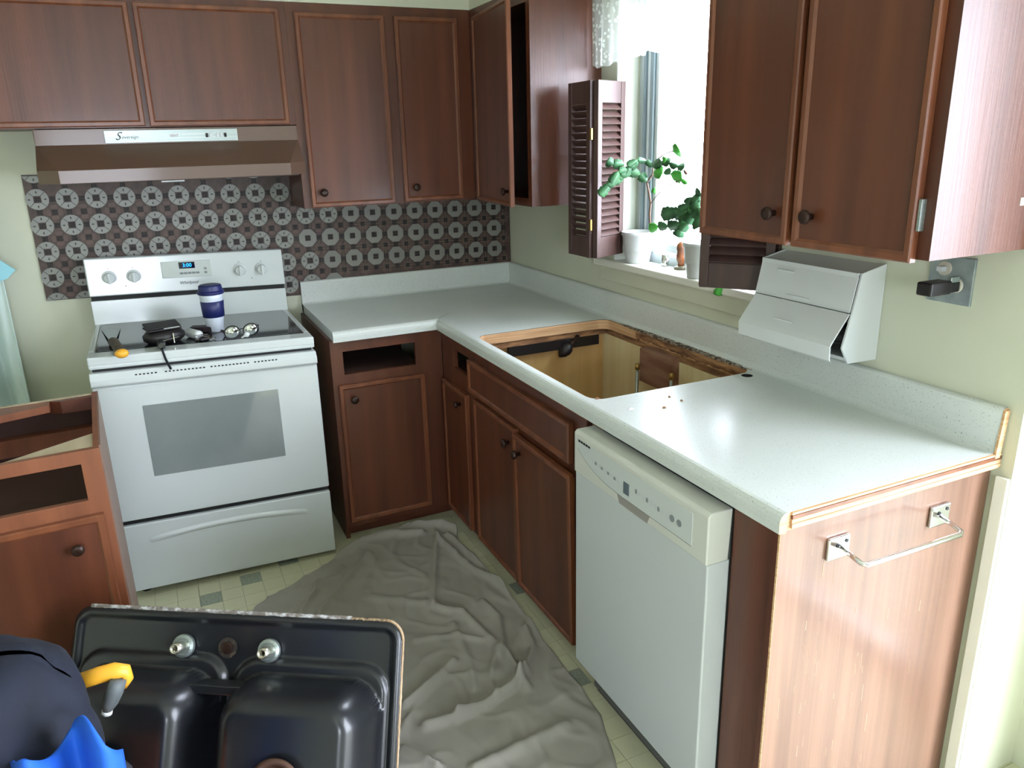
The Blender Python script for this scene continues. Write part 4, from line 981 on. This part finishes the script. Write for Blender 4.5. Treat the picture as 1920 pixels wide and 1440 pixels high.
# caulk on the rim
def caulk(p0, p1, n, w_, m_, seed):
    c = MB(); d = (p1-p0); 
    def fn(u, v):
        a = 2*PI*v; r_ = w_*(.6+.8*(noise.noise(Vector((u*n, v*2, seed)))*.5+.5)); q_ = p0+d*u
        return (q_.x+math.cos(a)*r_*(1 if abs(d.z) > abs(d.x) else 0), q_.y+math.sin(a)*r_*.8, q_.z+(math.cos(a)*r_ if abs(d.x) > abs(d.z) else 0))
    c.grid(int(n*2), 8, fn); return c.build('caulk_bead', m_, sk, smooth=True)
caulk(Vector((-SWD/2+.04, 0, SHT+.001)), Vector((.30, 0, SHT+.001)), 60, .005, mat('dirty_white_caulk', (120, 112, 104), .8, c2=(200, 200, 200), scale=(60, 60, 60), bump=1, ramp=(.45, .65)), 1)
caulk(Vector((.30, 0, SHT)), Vector((SWD/2-.04, 0, SHT)), 20, .0035, mat('brown_caulk', (84, 66, 54), .7, c2=(196, 168, 130), scale=(90, 20, 90), bump=.8), 2)
caulk(Vector((SWD/2+.0005, 0, .05)), Vector((SWD/2+.0005, 0, SHT-.045)), 40, .0033, mat('tan_caulk', (150, 120, 92), .6, c2=(206, 178, 146), scale=(90, 90, 12), bump=.6), 3)
MB().tube([(SWD/2-.045+.0455*math.cos(a*PI/16), -.001, SHT-.045+.0455*math.sin(a*PI/16)) for a in range(9)], .0035, 8).build('caulk_bead', MATS['tan_caulk'], sk, smooth=True)

# ------------------------------------------------------------------ drop cloth on the floor
poly = [(-1.50, -.955), (-1.455, -.86), (-1.33, -.895), (-1.228, -.79), (-1.118, -.69), (-.96, -.645), (-.76, -.622), (-.66, -.64), (-.632, -.74), (-.655, -.84), (-.648, -.98), (-.640, -1.29), (-.650, -1.78), (-.66, -1.96), (-.725, -2.16), (-.80, -2.50), (-.95, -2.95), (-1.9, -2.95), (-1.72, -1.9), (-1.60, -1.2)]
def inside(x, y):
    c = False; n = len(poly)
    for i in range(n):
        x0, y0 = poly[i]; x1, y1 = poly[i-1]
        if (y0 > y) != (y1 > y) and x < (x1-x0)*(y-y0)/(y1-y0)+x0: c = not c
    return c
folds = []
def fold(pts, h, wd): 
    q = [at('z', .01, *p) for p in pts]; folds.append(([(v.x, v.y) for v in q], h, wd))
fold([(820, 1008), (816, 1060), (812, 1135)], .020, .018); fold([(822, 1010), (880, 1065), (960, 1110), (1060, 1220), (1100, 1290)], .026, .020); fold([(840, 1005), (905, 1060), (1000, 1165)], .018, .018)
fold([(812, 1140), (870, 1150), (930, 1210), (990, 1290)], .020, .022); fold([(905, 1130), (935, 1160), (945, 1220), (975, 1275)], .022, .02); fold([(860, 1345), (910, 1325), (960, 1290), (985, 1262)], .034, .018)
fold([(760, 1320), (800, 1290), (830, 1262), (850, 1240)], .024, .02); fold([(800, 1360), (850, 1350), (870, 1330)], .026, .025); fold([(757, 1405), (820, 1438)], .02, .016); fold([(985, 1262), (1000, 1215), (985, 1180)], .020, .018)
fold([(890, 1440), (1000, 1390), (1060, 1360)], .018, .03); fold([(640, 1065), (600, 1100), (565, 1150)], .024, .018); fold([(690, 1040), (650, 1090), (600, 1150)], .02, .02); fold([(560, 1100), (590, 1108), (640, 1085)], .028, .014)
fold([(700, 1000), (760, 985), (830, 985), (868, 1000)], .03, .03); fold([(640, 1040), (700, 1005), (790, 1000)], .03, .025); fold([(1000, 1165), (1090, 1240), (1150, 1330)], .016, .03); fold([(700, 1120), (790, 1130), (860, 1140)], .010, .03)
fold([(850, 1170), (880, 1240), (890, 1290)], .012, .022); fold([(930, 1220), (920, 1280), (930, 1310)], .014, .018); fold([(780, 1200), (850, 1190), (900, 1200)], .010, .02)
FA = [(np.array(p), h, wd) for p, h, wd in folds]
def chz(x, y):
    z = .005+.008*(noise.noise(Vector((x*3, y*3, 0)))*.5+.5)+.0018*noise.noise(Vector((x*16, y*16, 5)))+.004*max(0, 1-6*abs(noise.noise(Vector((x*8+y*3, y*7-x*2, 11)))))
    r1 = 1-abs(noise.noise(Vector((x*4.5+1, y*3-2, 8))))*9; z += .006*max(0, r1)
    for P_, h, wd in FA:
        best = 9
        for i in range(len(P_)-1):
            a = P_[i]; b = P_[i+1]; d = b-a; t = max(0, min(1, ((x-a[0])*d[0]+(y-a[1])*d[1])/(d@d))); qx_, qy_ = a[0]+d[0]*t, a[1]+d[1]*t
            dd = math.hypot(x-qx_, y-qy_)
            if dd < best: best = dd
        if best < wd*3: z += .85*h*math.exp(-(best/wd)**2*2.6)
    return z
GX0, GX1, GY0, GY1 = -1.95, -.60, -2.95, -.60
NU, NV = 170, 360
m = MB()
LY = [(-2.95, -1.9), (-1.9, -1.72), (-1.2, -1.60), (-.98, -1.515), (-.955, -1.50), (-.90, -1.45), (-.86, -1.36), (-.80, -1.245), (-.74, -1.165), (-.69, -1.118), (-.655, -1.0), (-.635, -.90), (-.622, -.80)]
RY = [(-2.95, -.95), (-2.50, -.80), (-2.16, -.725), (-1.96, -.66), (-1.78, -.650), (-1.29, -.640), (-.98, -.648), (-.86, -.668), (-.80, -.650), (-.74, -.632), (-.68, -.64), (-.64, -.67), (-.622, -.73)]
def itp(T, y): return float(np.interp(y, [a for a, b in T], [b for a, b in T]))
def cf(u, v):
    y = -2.95+(2.95-.622)*v; y += .010*noise.noise(Vector((u*14, 3, v*30)))*(v**20)
    x0 = itp(LY, y)+.022*noise.noise(Vector((1, y*14, 4)))+.010*noise.noise(Vector((1, y*45, 4))); x1 = itp(RY, y)+.010*noise.noise(Vector((7, y*9, 4)))
    x = x0+(x1-x0)*u; return (x, y, chz(x, y))
m.grid(NU, NV, cf)
bd = [v for v in m.bm.verts if v.is_boundary]
for v in bd: v.co.z = .002
o = m.build('drop_cloth', CLOTH, smooth=True)
tag(o, 'crumpled grey drop cloth spread over the floor in front of the cabinets', 'drop cloth')

# ------------------------------------------------------------------ tool bucket, jacket, blue cloth, saw
bc = Vector((-2.08, -2.08, 0))
bk = thing('tool_bucket', 'orange bucket under the navy jacket at the lower left', 'bucket', bc)
MB().lathe([(.125, 0), (.130, .004), (.145, .34), (.153, .345), (.153, .365), (.147, .368), (.142, .345), (.126, .008)], 40, cap=True).build('bucket_body', ORANGE, bk, smooth=True)
MB().tube([(.150*math.cos(a), .150*math.sin(a), .33-.05*math.sin(a)) for a in np.linspace(-.2, PI+.2, 24)], .003, 8).build('bail_handle', ALU, bk, smooth=True)
def dome(cx, cy, cz, rx, ry, rz, seed, amp, fr=6, cut=-.3):
    def fn(u, v):
        a = 2*PI*u; b = PI*(.5-v*(.5+abs(cut))); n_ = Vector((math.cos(a)*math.cos(b), math.sin(a)*math.cos(b), math.sin(b)))
        k = 1+amp*noise.noise(n_*2.0+Vector((seed, 0, 0)))-amp*.45*max(0, 1-5*abs(noise.noise(n_*1.7+Vector((a*.6, b, seed+4)))))
        return (cx+n_.x*rx*k, cy+n_.y*ry*k, cz+n_.z*rz*k)
    return fn
jk = thing('navy_jacket', 'dark navy fabric jacket heaped on the bucket at the lower left', 'jacket', (bc.x, bc.y, .371))
MB().grid(80, 40, dome(.0, 0, .185, .215, .20, .215, 2.2, .10, 5, cut=-.5)).build('body_fabric', NAVY, jk, smooth=True)
MB().tube([(.13, -.10, .22), (.18, -.115, .17), (.20, -.12, .12), (.19, -.13, .05), (.15, -.13, .0)], [.022, .03, .03, .028, .02], 14, flat=.6).build('sleeve_fold', NAVY, jk, smooth=True)
MB().tube([(.18, -.10, .185), (.225, -.11, .19), (.248, -.12, .155), (.23, -.13, .11), (.18, -.13, .08)], [.012, .014, .014, .014, .012], 10, flat=1.8).build('hanging_loop', NAVYD, jk, smooth=True)
b0 = at('y', -2.30, -60, 1400); b1 = at('y', -2.30, 222, 1400)
cl = thing('blue_cloth', 'bright blue cloth in front of the navy jacket', 'cloth', (b0.x, -2.30, .004))
def bf(u, v):
    x = (b1.x-b0.x)*u; hump = .055*math.exp(-((u-.32)/.13)**2)+.065*math.exp(-((u-.78)/.17)**2); ztop = b0.z-.115+hump-.03*max(0, u-.9)*10*.3
    return (x, .045*math.sin(u*11+1)+.05*(1-v)**3-.02*math.sin(u*24)*v, max(0, ztop*(1-v)+.0*v))
MB().grid(60, 40, bf).build('cloth_sheet', BLUE, cl, smooth=True, solid=.006)
sw = thing('hand_saw', 'saw with yellow and grey grip sticking out beside the navy jacket', 'saw', (-1.87, -1.90, 0))
sb = Vector((-1.87, -1.90, 0))
def A3(px, py, y=-1.93): return at('y', y, px, py)-sb
MB().tube([A3(150, 1278), A3(185, 1266), A3(215, 1258), A3(236, 1258), A3(240, 1272), A3(232, 1286)], [.017, .018, .018, .015, .014, .011], 14, flat=.75).build('yellow_grip', YELLOW, sw, smooth=True)
MB().tube([A3(222, 1276, -1.95), A3(214, 1296, -1.95), A3(206, 1318, -1.95), A3(202, 1332, -1.95)], [.018, .021, .018, .010], 14, flat=.8).build('rubber_grip', GREYR, sw, smooth=True)
MB().tube([A3(201, 1332, -1.95), A3(200, 1338, -1.95)], .011, 12).build('end_cap', PLAST, sw, smooth=True)
MB().box(-.20, -.012, A3(190, 1290).z-.012, -.05, -.010, A3(190, 1290).z+.03).build('blade', ALU, sw)

# ------------------------------------------------------------------ far left: plastic sheet and blue scrap
ps = thing('plastic_sheet', 'whitish translucent plastic sheet hanging at the far left of the back wall', 'sheet', (-2.50, -.06, .30))
def pf(u, v):
    x = .0+u*(.315+.0*v); return (x, -.03*math.sin(u*13+v*2)-.012*math.sin(u*31), v*(1.10+.02*math.sin(u*9)))
MB().grid(60, 30, pf).build('film', mat('milky_plastic', (196, 214, 210), .35), ps, smooth=True, solid=.003)
q = at('y', -.11, 0, 508)
bs = tag(MB().loft([[(-.08, 0, .055), (.0, 0, .05), (.052, 0, 0), (.02, 0, -.03), (-.08, 0, -.055)], [(-.08, -.004, .055), (.0, -.012, .05), (.052, -.004, 0), (.02, -.008, -.03), (-.08, -.004, -.055)]]).build('blue_mask', mat('pale_blue_fabric', (150, 206, 220), .8), loc=(q.x, -.115, q.z)), 'pale blue fabric scrap hanging at the left photo edge', 'mask')

for o in C.objects:
    if o.parent is None and 'label' in o and 'group' not in o:
        n = o.name.split('.')[0]
        g = {'wall_cabinet': 'wooden wall cabinets', 'base_cabinet': 'wooden base cabinets', 'sink_base_cabinet': 'wooden base cabinets', 'louvred_shutter': 'shutters at the kitchen window', 'potted_cactus': 'holiday cacti on the window sill'}.get(n)
        if g: o['group'] = g
